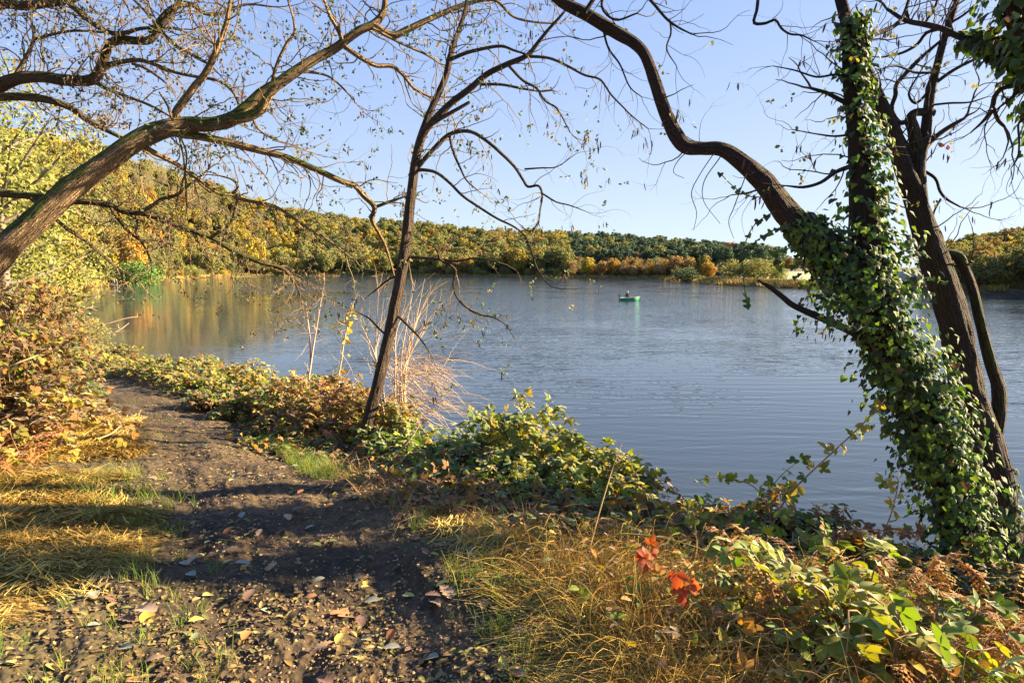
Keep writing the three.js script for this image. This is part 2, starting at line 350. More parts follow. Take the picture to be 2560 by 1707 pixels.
// leaves: [{ m: Matrix4 in the thing's own space, c: index into the palette }]; the ones that show largest are parts, the rest one part of kind stuff
function addLeaves(root, items, geometry, palette, o = {}) {
  const keep = o.parts ?? 0, world = new V3(), sc = new V3();
  let rest = items;
  if (keep) {
    for (const it of items) { world.setFromMatrixPosition(it.m).add(root.position); sc.setFromMatrixScale(it.m); it.s = shownSize(world, sc.x) * (o.favour ? o.favour(world) : 1); }
    const sorted = items.slice().sort((a, b) => b.s - a.s);
    for (const it of sorted.slice(0, keep)) {
      const m = part(root, o.name ?? 'leaf', o.fine ?? geometry, leafMaterial(palette[it.c], o.gloss ?? 0, o.through));
      m.applyMatrix4(it.m);
    }
    rest = sorted.slice(keep);
  }
  if (rest.length) {
    const mesh = new THREE.InstancedMesh(geometry, leafMaterial([1, 1, 1], o.gloss ?? 0, o.through), rest.length), c = new THREE.Color(), r = makeRandom(rest.length * 13 + 5);
    rest.forEach((it, k) => { mesh.setMatrixAt(k, it.m); const p = palette[it.c], j = 0.75 + 0.5 * r(); mesh.setColorAt(k, c.setRGB(p[0] * j * (0.92 + 0.16 * r()), p[1] * j, p[2] * j)); });
    mesh.name = o.restName ?? 'foliage'; mesh.userData.kind = 'stuff'; mesh.castShadow = mesh.receiveShadow = true; root.add(mesh);
  }
}
const upAxis = new V3(0, 1, 0), frontAxis = new V3(0, 0, 1);
// a leaf at p whose blade points along `out` and whose upper face looks along `face`
function leafMatrix(p, out, face, size, width = 1) {
  const y = out.clone().normalize(), z = face.clone().addScaledVector(y, -face.dot(y)); if (z.lengthSq() < 1e-4) z.set(y.y, y.z, y.x).addScaledVector(y, -y.dot(z)); z.normalize();
  const x = new V3().crossVectors(y, z), m = new THREE.Matrix4().makeBasis(x.multiplyScalar(size * width), y.clone().multiplyScalar(size), z.multiplyScalar(size)); m.setPosition(p); return m;
}
// ---------------------------------------------------------------- the trees on the bank
class Tree {
  constructor(name, label, crop, d, trunk, look) {
    this.crop = crop; this.d = d; this.look = look; this.random = makeRandom(look.seed); this.limbs = []; this.spots = [];
    const [p, r] = this.read(trunk), foot = p[0].clone(); foot.y = ground(foot.x, -foot.z);
    this.root = thing(name, label, 'tree', foot);
    p[0].y = Math.min(p[0].y, foot.y - 0.12);
    this.mesh('trunk', p, r, 34, 0.035);
  }
  read(list, crop = this.crop) {
    const p = [], r = [];
    for (const [u, v, w, d] of list) { const q = fromCrop(crop, u, v, d ?? this.d); p.push(q); r.push(sizeAt(w / CROPS[crop][2], d ?? this.d) / 2); }
    return [p, r];
  }
  mesh(name, p, r, sides, spacing, o = {}) {
    const [cp, cr] = curveThrough(p, r, spacing), big = r[0] > 0.03;
    const wood = new Wood().tube(cp, cr, sides, { color: o.color ?? this.look.bark, rough: big ? 0.13 : 0.08, seed: this.random() * 50, cap: false });
    const m = part(this.root, name, wood.geometry(this.root.position, sides), barkMaterial);
    this.limbs.push({ p: cp, r: cr, twigs: o.twigs ?? 1, from: o.from ?? 0.15, drop: o.drop ?? 0 });
    if (o.label) m.userData.label = o.label;
    return m;
  }
  branch(list, o = {}) {
    const [p, r] = this.read(list, o.crop), w = Math.max(...r);
    return this.mesh(o.name ?? 'branch', p, r, w > 0.05 ? 30 : w > 0.02 ? 14 : 7, w > 0.05 ? 0.03 : 0.035, o);
  }
  grow(wood, p, dir, length, radius, level) {
    const R = this.random, n = Math.max(3, Math.ceil(length / 0.055)), pts = [p.clone()], rad = [radius], q = p.clone(), t = dir.clone(), L = this.look;
    for (let k = 1; k <= n; k++) {
      t.addScaledVector(R.unit(), 0.36); t.y += L.rise * (k / n - 0.3) * 0.25; t.normalize(); q.addScaledVector(t, length / n); pts.push(q.clone()); rad.push(radius * (1 - 0.72 * k / n));
      if (level > 0 && k > 1 && R() < L.fork) { const s = t.clone().addScaledVector(R.unit(), 0.95).normalize(); this.grow(wood, q, s, length * R.range(0.35, 0.7), rad[k] * 0.72, level - 1); }
      if (level < 2 && k >= n * 0.45) this.spots.push([q.clone(), t.clone()]);
    }
    wood.tube(pts, rad, radius > 0.004 ? 5 : 3, { color: L.twig });
  }
  twigs(o) {
    const wood = new Wood(), R = this.random;
    for (const limb of this.limbs) {
      if (!limb.twigs) continue;
      const total = limb.p.length - 1; let length = 0; for (let k = 0; k < total; k++) length += limb.p[k].distanceTo(limb.p[k + 1]);
      const count = Math.round(length * o.density * limb.twigs);
      for (let c = 0; c < count; c++) {
        const s = lerp(limb.from, 1, R()), k = Math.min(total - 1, Math.floor(s * total)), tangent = new V3().subVectors(limb.p[k + 1], limb.p[k]).normalize();
        const dir = R.unit(); dir.z *= 0.75; dir.addScaledVector(tangent, -dir.dot(tangent) + R.range(0.15, 1.0)); dir.y += (o.lift ?? 0.15) - limb.drop; dir.normalize();
        this.grow(wood, limb.p[k], dir, R.range(...o.length) * (limb.r[k] < 0.012 ? 0.7 : 1), clamp(limb.r[k] * 0.4, 0.0022, o.thick ?? 0.007), 2);
      }
      if (limb.twigs) { const tangent = new V3().subVectors(limb.p[total], limb.p[Math.max(0, total - 3)]).normalize(); for (let c = 0; c < 2; c++) this.grow(wood, limb.p[total], tangent.clone().addScaledVector(R.unit(), 0.35).normalize(), R.range(...o.length) * 0.8, limb.r[total] * 0.8, 2); }
    }
    part(this.root, 'twigs', wood.geometry(this.root.position), twigMaterial, true);
  }
  leaves(share, size, palette, o = {}) {        // small feathered leaves: three to five leaflets at a spot
    const R = this.random, items = [];
    for (const [p, t] of this.spots) {
      if (R() > share) continue;
      const n = 2 + Math.floor(R() * 4), stalk = t.clone().addScaledVector(R.unit(), 0.9); stalk.y -= 0.45; stalk.normalize(); const q = p.clone().sub(this.root.position), c = Math.floor(R() * palette.length);
      for (let k = 0; k < n; k++) { q.addScaledVector(stalk, size * 0.55); const out = R.unit().addScaledVector(stalk, 0.5); out.y -= 0.3; items.push({ m: leafMatrix(q, out, R.unit(), size * R.range(0.7, 1.25)), c }); }
    }
    addLeaves(this.root, items, leaflet, palette, { restName: 'leaflets', ...o });
  }
  pods(share, palette) {
    const R = this.random, items = [];
    for (const [p] of this.spots) { if (R() > share) continue; const n = 1 + Math.floor(R() * 3); for (let k = 0; k < n; k++) { const q = p.clone().sub(this.root.position).addScaledVector(R.unit(), 0.025); items.push({ m: leafMatrix(q, new V3(R.range(-0.3, 0.3), -1, R.range(-0.3, 0.3)), R.unit(), R.range(0.045, 0.075)), c: Math.floor(R() * palette.length) }); } }
    addLeaves(this.root, items, pod, palette, { restName: 'seed_pods', through: 0.1 });
  }
}
const wind = (list, ...d) => list.map((row, k) => row.length > 3 ? row : [...row, d.length === 1 ? d[0] : lerp(d[0], d[1], k / (list.length - 1))]);
const PODS = [[0.05, 0.028, 0.02], [0.075, 0.04, 0.028], [0.035, 0.02, 0.016]];
const GREEN_YELLOW = [[0.09, 0.14, 0.03], [0.06, 0.11, 0.03], [0.14, 0.15, 0.03], [0.28, 0.22, 0.03]];
const grey = barkColor([0.44, 0.305, 0.16], [0.12, 0.17, 0.008], new V3(-0.6, 0.8, 0.15), 0.36), dark = barkColor([0.115, 0.078, 0.05], [0.07, 0.085, 0.015], new V3(-0.3, 0.8, 0.1), -0.12);
const twigTone = (a, b) => (x, y, z) => { const k = noise(x * 4, y * 4, z * 4) * 0.5 + 0.5; return [lerp(a[0], b[0], k), lerp(a[1], b[1], k), lerp(a[2], b[2], k)]; };
const TWIG_WARM = twigTone([0.09, 0.06, 0.035], [0.24, 0.17, 0.07]), TWIG_DARK = twigTone([0.04, 0.03, 0.022], [0.09, 0.062, 0.035]);

// the sunlit trunk leaning in from beside the thicket
const leaning = new Tree('leaning_tree', 'thick mossy trunk leaning out over the path, sunlit bark on its underside', 'A', 5.6,
  [[-470, 1700, 168, 5.2], [-220, 1400, 144.5, 5.3], [0, 1150, 117.6, 5.4], [180, 985, 102.5, 5.5], [330, 850, 99.1, 5.6], [480, 738, 90.7, 5.7], [620, 640, 82.3, 5.8], [740, 588, 75.6, 5.9], [850, 566, 63.8, 6.0], [960, 566, 58.8, 6.0], [1050, 545, 63.8, 6.05], [1130, 485, 57.1, 6.1], [1190, 430, 52.1, 6.15], [1260, 385, 48.7, 6.2], [1350, 325, 43.7, 6.3], [1440, 265, 40.3, 6.4], [1516, 228, 37.8, 6.45], [1636, 140, 35.3, 6.5], [1705, 108, 31.9, 6.55], [1746, 60, 26.9, 6.6], [1756, 0, 23.5, 6.6], [1770, -90, 18.5, 6.6]],
  { seed: 11, bark: grey, twig: TWIG_WARM, rise: 0.2, fork: 0.2 });
leaning.limbs[0].from = 0.55; leaning.limbs[0].twigs = 0.7;
const L = leaning;
L.branch(wind([[1700, 112, 30], [1786, 160, 34], [1866, 130, 30], [1946, 92, 26], [2036, 52, 22], [2126, 18, 18], [2256, 0, 14], [2340, 75, 10], [2440, 100, 9], [2526, 106, 7]], 6.55, 7));
L.branch(wind([[1050, 545, 44], [1135, 530, 42], [1196, 492, 38], [1216, 445, 36], [1262, 392, 30]], 6.0), { twigs: 0 });
L.branch(wind([[785, 560, 30], [800, 510, 34], [830, 468, 34], [880, 400, 31], [930, 340, 29], [972, 260, 27], [1000, 190, 24], [1030, 110, 20], [1042, 40, 17], [1060, -60, 13]], 5.95, 5.7), { from: 0.4 });
L.branch(wind([[760, 595, 38], [830, 610, 36], [900, 620, 33], [1000, 640, 32], [1100, 664, 31], [1200, 690, 29], [1300, 716, 27], [1400, 756, 26], [1500, 800, 25], [1568, 830, 25], [1616, 845, 24], [1656, 890, 24], [1706, 945, 22], [1696, 1000, 20], [1726, 1060, 16], [1756, 1120, 14], [1776, 1180, 12], [1796, 1255, 9]], 5.95, 6.9), { twigs: 1.2 });
L.branch(wind([[1704, 945, 16], [1786, 915, 13], [1846, 895, 9]], 6.7));
L.branch(wind([[640, 660, 24], [720, 705, 22], [790, 740, 21], [870, 790, 19], [940, 842, 18], [1000, 880, 18], [1055, 885, 17], [1100, 908, 16], [1180, 925, 15], [1250, 940, 14], [1330, 990, 13], [1400, 1040, 12], [1480, 1082, 11], [1568, 1150, 8]], 5.85, 6.6), { twigs: 1.4, drop: 0.15 });
L.branch(wind([[1060, 885, 15], [1082, 850, 12], [1060, 820, 10], [1000, 800, 7]], 6.1));
L.branch(wind([[812, 590, 9], [818, 640, 9], [832, 700, 9], [842, 790, 8], [846, 860, 7], [848, 945, 5]], 5.8), { name: 'hanging_stem', twigs: 0.3 });
L.branch(wind([[815, 610, 8], [848, 700, 8], [838, 800, 7], [802, 920, 5]], 5.78), { name: 'hanging_stem', twigs: 0.3 });
L.branch(wind([[785, 550, 12], [766, 490, 10], [724, 418, 8]], 5.85), { twigs: 0 });
L.branch(wind([[1240, 370, 15], [1252, 320, 15], [1272, 265, 14], [1310, 190, 13], [1340, 148, 12], [1338, 95, 10], [1305, -20, 8]], 6.2, 6.0));
L.branch(wind([[1560, 205, 22], [1656, 270, 21], [1716, 298, 20], [1786, 302, 18], [1836, 340, 16], [1886, 400, 14], [1956, 440, 11]], 6.45, 6.9), { drop: 0.2 });
L.branch(wind([[1700, 130, 16], [1836, 200, 13], [1946, 250, 11], [2006, 290, 8]], 6.5, 6.9));
L.branch(wind([[1560, 185, 16], [1545, 140, 16], [1506, 80, 14], [1470, -20, 11]], 6.45, 6.2));
L.branch(wind([[1340, 330, 12], [1420, 330, 11], [1500, 350, 9], [1580, 420, 8], [1640, 490, 5]], 6.3, 6.8), { drop: 0.3 });
L.branch(wind([[1140, 520, 12], [1180, 590, 10], [1260, 640, 9], [1330, 660, 7], [1400, 690, 5]], 6.1, 6.5), { drop: 0.2 });
L.twigs({ density: 8, length: [0.3, 0.85], thick: 0.008, lift: 0.05 });
L.leaves(0.36, 0.033, [[0.06, 0.095, 0.02], [0.05, 0.08, 0.02], [0.11, 0.12, 0.02]]);
L.pods(0.1, [[0.08, 0.04, 0.025], [0.1, 0.05, 0.03], [0.05, 0.03, 0.02]]);

// the tree behind it: crooked upper limb, two lower limbs over the bay
const crooked = new Tree('crooked_tree', 'crooked mossy limbs reaching in above and below the thick leaning trunk', 'A', 7.2,
  [[-520, 1500, 129], [-440, 1200, 120.4], [-330, 850, 103.2], [-240, 600, 90.3], [-150, 470, 73.1], [0, 388, 55], [80, 358, 49.9], [180, 350, 44.7], [300, 365, 43], [420, 358, 43], [455, 312, 41.3], [478, 245, 36.1], [500, 196, 32.7], [560, 182, 32.7], [680, 182, 31], [722, 130, 27.5], [760, 80, 24.1], [800, 32, 20.6], [840, -50, 17.2]],
  { seed: 23, bark: barkColor([0.22, 0.155, 0.08], [0.115, 0.14, 0.01], new V3(-0.35, 0.85, 0.15), 0.25), twig: TWIG_WARM, rise: 0.1, fork: 0.2 });
crooked.limbs[0].from = 0.5; crooked.limbs[0].twigs = 0.8;
const K = crooked;
K.branch(wind([[-240, 600, 60], [-120, 460, 44], [0, 440, 36], [100, 440, 34], [200, 452, 32], [320, 492, 28], [400, 550, 24], [480, 592, 20], [575, 640, 14], [660, 690, 8]], 7.2, 7.4));
K.branch(wind([[-330, 850, 60], [-120, 860, 42], [0, 880, 36], [150, 895, 32], [320, 915, 30], [420, 920, 28], [500, 936, 26], [570, 965, 26], [640, 970, 27], [700, 986, 26], [780, 1022, 25], [870, 1052, 24], [960, 1082, 23], [1040, 1130, 21], [1120, 1170, 19], [1200, 1202, 17], [1290, 1226, 14], [1350, 1300, 9], [1375, 1370, 6]], 7.2, 8.0), { twigs: 1.4, from: 0.3, drop: 0.1 });
K.branch(wind([[630, 972, 20], [690, 938, 18], [740, 905, 16], [800, 890, 15], [850, 850, 12], [900, 812, 10], [955, 765, 7]], 7.5, 7.3), { twigs: 1.5 });
K.branch(wind([[962, 1082, 16], [1050, 1012, 14], [1074, 935, 12], [1088, 895, 9]], 7.7, 7.4));
K.branch(wind([[620, 975, 16], [628, 1030, 14], [620, 1060, 12], [660, 1130, 10], [690, 1200, 6]], 7.5), { drop: 0.4 });
K.branch(wind([[500, 940, 13], [560, 1030, 12], [640, 1095, 11], [700, 1095, 10], [790, 1118, 6]], 7.4, 7.8), { drop: 0.2 });
K.branch(wind([[140, 900, 22], [230, 980, 18], [300, 1040, 17], [380, 1092, 15], [450, 1150, 13], [520, 1212, 10]], 7.3, 7.8), { twigs: 0.3 });
K.branch(wind([[436, 375, 18], [500, 410, 15], [580, 440, 13], [660, 470, 12], [720, 500, 10], [790, 540, 6]], 7.2, 7.0));
K.branch(wind([[470, 300, 22], [560, 280, 19], [640, 274, 18], [720, 300, 16], [800, 330, 14], [900, 350, 13], [1000, 370, 12], [1060, 420, 10], [1084, 470, 7]], 7.2, 6.8));
K.branch(wind([[600, 290, 11], [660, 310, 11], [720, 350, 10], [758, 380, 6]], 7.1));
K.branch(wind([[690, 120, 14], [740, 152, 12], [800, 210, 11], [880, 250, 10], [950, 292, 9], [1000, 340, 5]], 7.2, 6.8));
K.branch(wind([[680, 150, 20], [780, 40, 24], [870, 20, 20], [930, 60, 16], [1010, 60, 13], [1120, 20, 10], [1240, 30, 7]], 7.2, 7.6));
K.branch(wind([[-120, 470, 50], [-160, 200, 48], [-100, 70, 44], [0, 15, 42], [100, 26, 38], [200, 16, 34], [330, -5, 28], [430, -60, 20]], 7.2, 7.0), { from: 0.5 });
K.branch(wind([[300, 0, 26], [380, 72, 22], [440, 120, 19], [520, 152, 18], [580, 146, 16], [640, 130, 14], [780, 128, 9]], 7.0, 7.2));
K.branch(wind([[150, 180, 12], [240, 155, 12], [330, 140, 11], [450, 145, 9], [540, 160, 6]], 7.3), { from: 0 });
K.branch(wind([[60, 360, 20], [150, 180, 12], [140, 90, 8]], 7.2, 7.3));
K.branch(wind([[590, -20, 12], [650, 40, 11], [710, 110, 10], [800, 200, 9], [900, 270, 7]], 6.9));
K.twigs({ density: 9, length: [0.35, 0.95], thick: 0.008, lift: 0.05 });
K.leaves(0.34, 0.036, [[0.1, 0.095, 0.02], [0.14, 0.11, 0.02], [0.08, 0.08, 0.02], [0.13, 0.07, 0.03]]);
K.pods(0.14, [[0.11, 0.052, 0.03], [0.14, 0.07, 0.035], [0.06, 0.035, 0.02]]);

// the slim tree in the middle
const slim = new Tree('slim_tree', 'slim dark trunk on the bank, leaning and forking high above the lake', 'B', 6.2,
  [[246, 2110, 73.8], [262, 2040, 68.4], [290, 1930, 59.4], [330, 1770, 54], [378, 1568, 51.3], [420, 1360, 52.2], [456, 1160, 49.5], [474, 1010, 45.9], [490, 870, 42.3], [508, 740, 39.6], [530, 640, 37.8], [562, 540, 30.6], [602, 450, 28.8], [645, 350, 27], [665, 262, 24.3], [686, 190, 21.6], [716, 110, 19.8], [736, 40, 17.1], [752, -60, 13.5]],
  { seed: 37, bark: barkColor([0.13, 0.09, 0.058], [0.085, 0.095, 0.01], new V3(-0.5, 0.2, 0.3), -0.16), twig: TWIG_WARM, rise: 0.1, fork: 0.2 });
slim.limbs[0].from = 0.6; slim.limbs[0].twigs = 0.8;
const M = slim;
M.branch(wind([[526, 655, 34], [552, 596, 32], [610, 530, 30], [680, 462, 29], [760, 400, 28], [830, 340, 25], [920, 295, 23], [1020, 250, 20], [1070, 190, 17], [1110, 140, 15], [1180, 62, 11], [1230, -10, 8]], 6.2, 5.8));
M.branch(wind([[520, 760, 24], [545, 730, 22], [590, 680, 20], [650, 620, 18], [700, 600, 17], [760, 600, 16], [830, 640, 15], [900, 700, 14], [960, 760, 13], [1000, 822, 12], [1020, 850, 12], [1068, 846, 11], [1085, 880, 10], [1076, 960, 8], [1070, 1015, 6]], 6.2, 5.9));
M.branch(wind([[515, 775, 18], [545, 774, 15], [600, 785, 14], [660, 830, 13], [720, 890, 12], [800, 945, 11], [880, 995, 10], [960, 1035, 9], [1010, 1080, 8], [1040, 1150, 8], [1062, 1220, 7], [1110, 1290, 6], [1140, 1310, 5], [1212, 1318, 3]], 6.2, 5.8), { twigs: 0.6 });
M.branch(wind([[662, 615, 13], [680, 690, 12], [710, 760, 10], [740, 820, 8], [785, 862, 5]], 6.1));
M.branch(wind([[470, 1170, 18], [560, 1176, 14], [620, 1182, 13], [700, 1190, 10], [780, 1176, 8], [880, 1192, 5]], 6.2, 6.0), { twigs: 0.8 });
M.branch(wind([[618, 1182, 13], [690, 1232, 12], [680, 1300, 11], [702, 1362, 10], [742, 1402, 9], [800, 1432, 8], [870, 1450, 7], [920, 1482, 5], [960, 1542, 3]], 6.1, 5.9), { twigs: 1.6, drop: 0.3 });
M.branch(wind([[620, 1182, 11], [600, 1130, 9], [560, 1110, 6]], 6.1));
M.branch(wind([[420, 1430, 14], [480, 1490, 11], [520, 1532, 9], [570, 1600, 6]], 6.2, 6.0), { twigs: 1.4, drop: 0.2 });
M.branch(wind([[672, 268, 17], [740, 240, 16], [800, 225, 15], [900, 210, 13], [960, 230, 11], [1010, 246, 8]], 6.2, 5.9));
M.branch(wind([[580, 565, 20], [640, 530, 18], [700, 496, 16], [755, 464, 13]], 6.1), { twigs: 0, name: 'broken_branch' });
M.branch(wind([[800, 384, 14], [900, 385, 12], [980, 400, 11], [1045, 412, 9]], 6.0), { twigs: 0.4 });
M.branch(wind([[930, 295, 13], [1000, 368, 12], [1060, 402, 11], [1100, 460, 9], [1150, 492, 8], [1212, 600, 5]], 5.95, 5.8), { drop: 0.2 });
M.branch(wind([[1020, 256, 14], [1120, 265, 12], [1200, 300, 11], [1280, 342, 10], [1350, 362, 9], [1400, 430, 8], [1450, 482, 7], [1500, 532, 6], [1568, 585, 4]], 5.9, 5.6), { twigs: 1.4, drop: 0.2 });
M.branch(wind([[385, 1540, 11], [337, 1493, 9], [295, 1451, 8], [229, 1415, 4]], 6.2));
M.branch(wind([[440, 1250, 10], [390, 1270, 9], [340, 1310, 8], [290, 1350, 4]], 6.2));
M.branch(wind([[1072, 1010, 8], [1030, 1055, 6], [980, 1020, 4]], 5.9), { twigs: 0.4 });
M.branch(wind([[1085, 880, 9], [1150, 920, 7], [1210, 935, 6], [1290, 965, 3]], 5.9), { twigs: 1.4 });
M.branch(wind([[1005, 770, 9], [1080, 765, 7], [1150, 760, 5], [1240, 700, 3]], 5.9), { twigs: 1.2 });
M.twigs({ density: 7.5, length: [0.22, 0.65], thick: 0.006, lift: 0.0 });
M.leaves(0.36, 0.032, GREEN_YELLOW);
M.pods(0.2, PODS);

// the ivy-clad tree with its crooked limb over the water
const ivied = new Tree('ivy_clad_tree', 'big forked trunk thickly clad in ivy, its bare crooked limb arching over the lake', 'C', 4.4,
  [[1690, 2900, 180], [1600, 2690, 165], [1500, 2310, 150], [1345, 1880, 145], [1190, 1560, 145], [1120, 1330, 145], [1104, 1130, 120], [1096, 950, 102], [1080, 800, 88], [1064, 650, 76], [1048, 500, 64], [1032, 350, 58], [1026, 200, 54], [1014, 100, 50], [990, 0, 46], [960, -120, 42]],
  { seed: 53, bark: barkColor([0.045, 0.031, 0.022], [0.06, 0.07, 0.015], new V3(-0.3, 0.8, 0.1), -0.2), twig: TWIG_DARK, rise: 0.1, fork: 0.2 });
ivied.limbs[0].from = 0.55; ivied.limbs[0].twigs = 0.7;
const N = ivied;
const bareLimbBark = barkColor([0.085, 0.048, 0.032], [0.1, 0.1, 0.045], new V3(0.3, 0.8, 0.1), -0.25);
N.branch(wind([[1130, 1360, 150], [1060, 1260, 145], [980, 1170, 130], [880, 1082, 118], [770, 1000, 106], [690, 900, 98], [630, 822, 88], [540, 742, 74], [450, 682, 60], [360, 676, 54], [282, 668, 58], [240, 620, 62], [200, 540, 56], [160, 430, 51], [122, 312, 47], [90, 240, 47], [40, 190, 50], [-20, 155, 54], [-100, 108, 54], [-190, 55, 52], [-280, 10, 48], [-360, -60, 42]], 4.4, 4.9), { color: bareLimbBark, from: 0.3, twigs: 0.35, name: 'crooked_limb', label: 'bare crooked limb curving up out of the ivy' });
N.branch(wind([[1090, 1530, 42], [1000, 1492, 34], [880, 1440, 30], [770, 1390, 27], [720, 1350, 25], [660, 1305, 20], [612, 1278, 9]], 4.4, 4.1), { twigs: 0, name: 'dead_branch', label: 'dark dead branch pointing out over the water' });
N.branch(wind([[1090, 740, 24], [970, 782, 18], [900, 830, 15], [820, 852, 13], [740, 846, 7]], 4.4), { twigs: 0.8 });
N.branch(wind([[1030, 190, 28], [1095, 170, 22], [1160, 150, 20], [1230, 120, 18], [1270, 80, 16], [1300, 0, 13], [1320, -70, 9]], 4.4, 4.7));
N.branch(wind([[1040, 480, 24], [980, 452, 19], [930, 425, 17], [855, 402, 13]], 4.4), { twigs: 0.4, name: 'broken_branch' });
N.branch(wind([[980, -20, 20], [800, -120, 18], [640, -90, 16], [606, 50, 14], [595, 105, 13], [650, 105, 12], [690, 90, 11], [720, 130, 10], [760, 155, 9], [810, 160, 8], [862, 185, 5]], 4.4, 4.2), { from: 0.5, twigs: 1.1 });
N.branch(wind([[-180, 55, 20], [-60, -90, 18], [60, -60, 15], [130, 10, 13], [200, 90, 11], [250, 125, 9], [312, 156, 6]], 4.75, 4.5), { from: 0.3, twigs: 1.6 });
N.branch(wind([[210, 90, 9], [215, 150, 8], [195, 220, 7], [240, 300, 4]], 4.6), { twigs: 1.6 });
N.branch(wind([[-60, -90, 14], [-100, 30, 12], [-40, 90, 10], [60, 60, 7]], 4.7), { twigs: 1.4 });
N.branch(wind([[-100, 110, 10], [-70, 220, 9], [-20, 290, 8], [30, 400, 6], [80, 440, 4]], 4.8, 4.6), { twigs: 1.6, drop: 0.3 });
N.branch(wind([[1045, 350, 12], [960, 340, 10], [880, 350, 9], [780, 320, 7], [680, 300, 4]], 4.4, 4.2), { twigs: 1.6 });
N.branch(wind([[1050, 610, 12], [960, 620, 9], [880, 610, 7], [770, 590, 4]], 4.4, 4.2), { twigs: 1.4 });
N.branch(wind([[700, 880, 12], [640, 860, 9], [560, 880, 8], [490, 888, 5]], 4.4, 4.2), { twigs: 1.2, drop: 0.1 });
for (const list of [[[290, 690, 5], [245, 735, 4], [226, 785, 3], [276, 812, 2]], [[410, 700, 5], [350, 790, 4], [308, 880, 4], [332, 970, 3], [318, 1050, 2]], [[440, 715, 5], [365, 830, 4], [362, 910, 3], [440, 1020, 2]], [[560, 790, 5], [500, 950, 4], [478, 1010, 3], [502, 1088, 2]]])
  N.branch(wind(list, 4.45), { name: 'hanging_root', twigs: 0, color: () => [0.1, 0.075, 0.055] });
N.twigs({ density: 5, length: [0.22, 0.62], thick: 0.006, lift: 0.0 });
N.leaves(0.09, 0.032, [[0.3, 0.25, 0.03], [0.14, 0.17, 0.03], [0.2, 0.19, 0.03]]);
N.pods(0.11, PODS);

// the bare tree just beyond it
const forked = new Tree('bare_forked_tree', 'bare trunk with a broken top and mossy fork just behind the ivy-clad tree', 'C', 5.2,
  [[1800, 2850, 170], [1774, 2724, 165], [1732, 2406, 155], [1640, 2000, 150], [1564, 1775, 140], [1510, 1470, 124], [1425, 1200, 108], [1372, 1050, 100], [1320, 880, 92], [1262, 720, 76], [1222, 600, 67], [1170, 480, 60], [1122, 365, 50], [1098, 300, 46], [1094, 232, 42]],
  { seed: 67, bark: barkColor([0.065, 0.042, 0.03], [0.045, 0.06, 0.01], new V3(0.2, 0.5, 0.3), -0.28), twig: TWIG_DARK, rise: 0.2, fork: 0.2 });
forked.limbs[0].twigs = 0.15; forked.limbs[0].from = 0.6;
const O = forked;
O.branch([[1350, 960, 70], [1340, 850, 66], [1338, 780, 62], [1348, 700, 60], [1372, 640, 46], [1385, 540, 39], [1400, 420, 35], [1430, 300, 32], [1460, 180, 29], [1500, 60, 25], [1535, -50, 20]]);
const mossy = barkColor([0.08, 0.056, 0.04], [0.075, 0.1, 0.01], new V3(-0.2, 0.7, 0.3), 0.25);
O.branch([[1345, 710, 52], [1332, 650, 50], [1320, 590, 48], [1306, 540, 46], [1330, 512, 34], [1412, 514, 36]], { color: mossy, twigs: 0, name: 'mossy_stub' });
O.branch([[1310, 545, 24], [1260, 560, 20], [1222, 500, 18], [1240, 430, 18], [1242, 390, 18], [1300, 320, 17], [1370, 250, 15], [1440, 190, 12]]);
O.branch([[1365, 690, 28], [1396, 648, 24], [1450, 602, 22], [1500, 570, 20], [1552, 540, 13]], { twigs: 0.6, name: 'broken_branch' });
O.branch([[1325, 740, 32], [1300, 690, 28], [1262, 620, 24], [1240, 550, 19], [1225, 500, 14]]);
O.branch(wind([[1425, 375, 17], [1500, 322, 15], [1580, 280, 13], [1660, 250, 11], [1730, 240, 7]], 5.2, 5.0));
O.branch(wind([[1355, 770, 15], [1420, 812, 13], [1442, 870, 12], [1470, 905, 11], [1536, 943, 7]], 5.2, 5.0), { twigs: 0.4 });
O.branch([[1446, 905, 9], [1412, 980, 8], [1435, 1060, 5]], { twigs: 0.6 });
O.branch([[1405, 400, 12], [1330, 470, 11], [1300, 430, 9], [1350, 330, 6]]);
O.branch(wind([[1390, 480, 10], [1480, 470, 9], [1580, 465, 7], [1660, 440, 4]], 5.2, 5.0));
O.branch(wind([[1420, 330, 10], [1330, 330, 10], [1240, 300, 8], [1150, 320, 5]], 5.2, 5.0));
O.branch(wind([[1480, 110, 12], [1560, 60, 10], [1640, -20, 8]], 5.2, 5.0));
O.branch([[1685, 2010, 66], [1706, 1900, 62], [1712, 1775, 56], [1672, 1650, 46], [1640, 1525, 41], [1620, 1440, 42], [1592, 1320, 42], [1560, 1240, 42], [1522, 1168, 48], [1480, 1154, 38], [1430, 1148, 18]], { twigs: 0.12, from: 0.5, name: 'broken_stem', label: 'thin dead stem with a snapped, hooked top', color: mossy });
O.branch([[1545, 1215, 9], [1500, 1215, 8], [1450, 1222, 5]], { twigs: 0.5 });
O.twigs({ density: 6, length: [0.25, 0.75], thick: 0.007, lift: 0.1 });
O.leaves(0.05, 0.034, [[0.36, 0.28, 0.02], [0.3, 0.24, 0.03], [0.14, 0.15, 0.03]]);
O.pods(0.1, PODS);

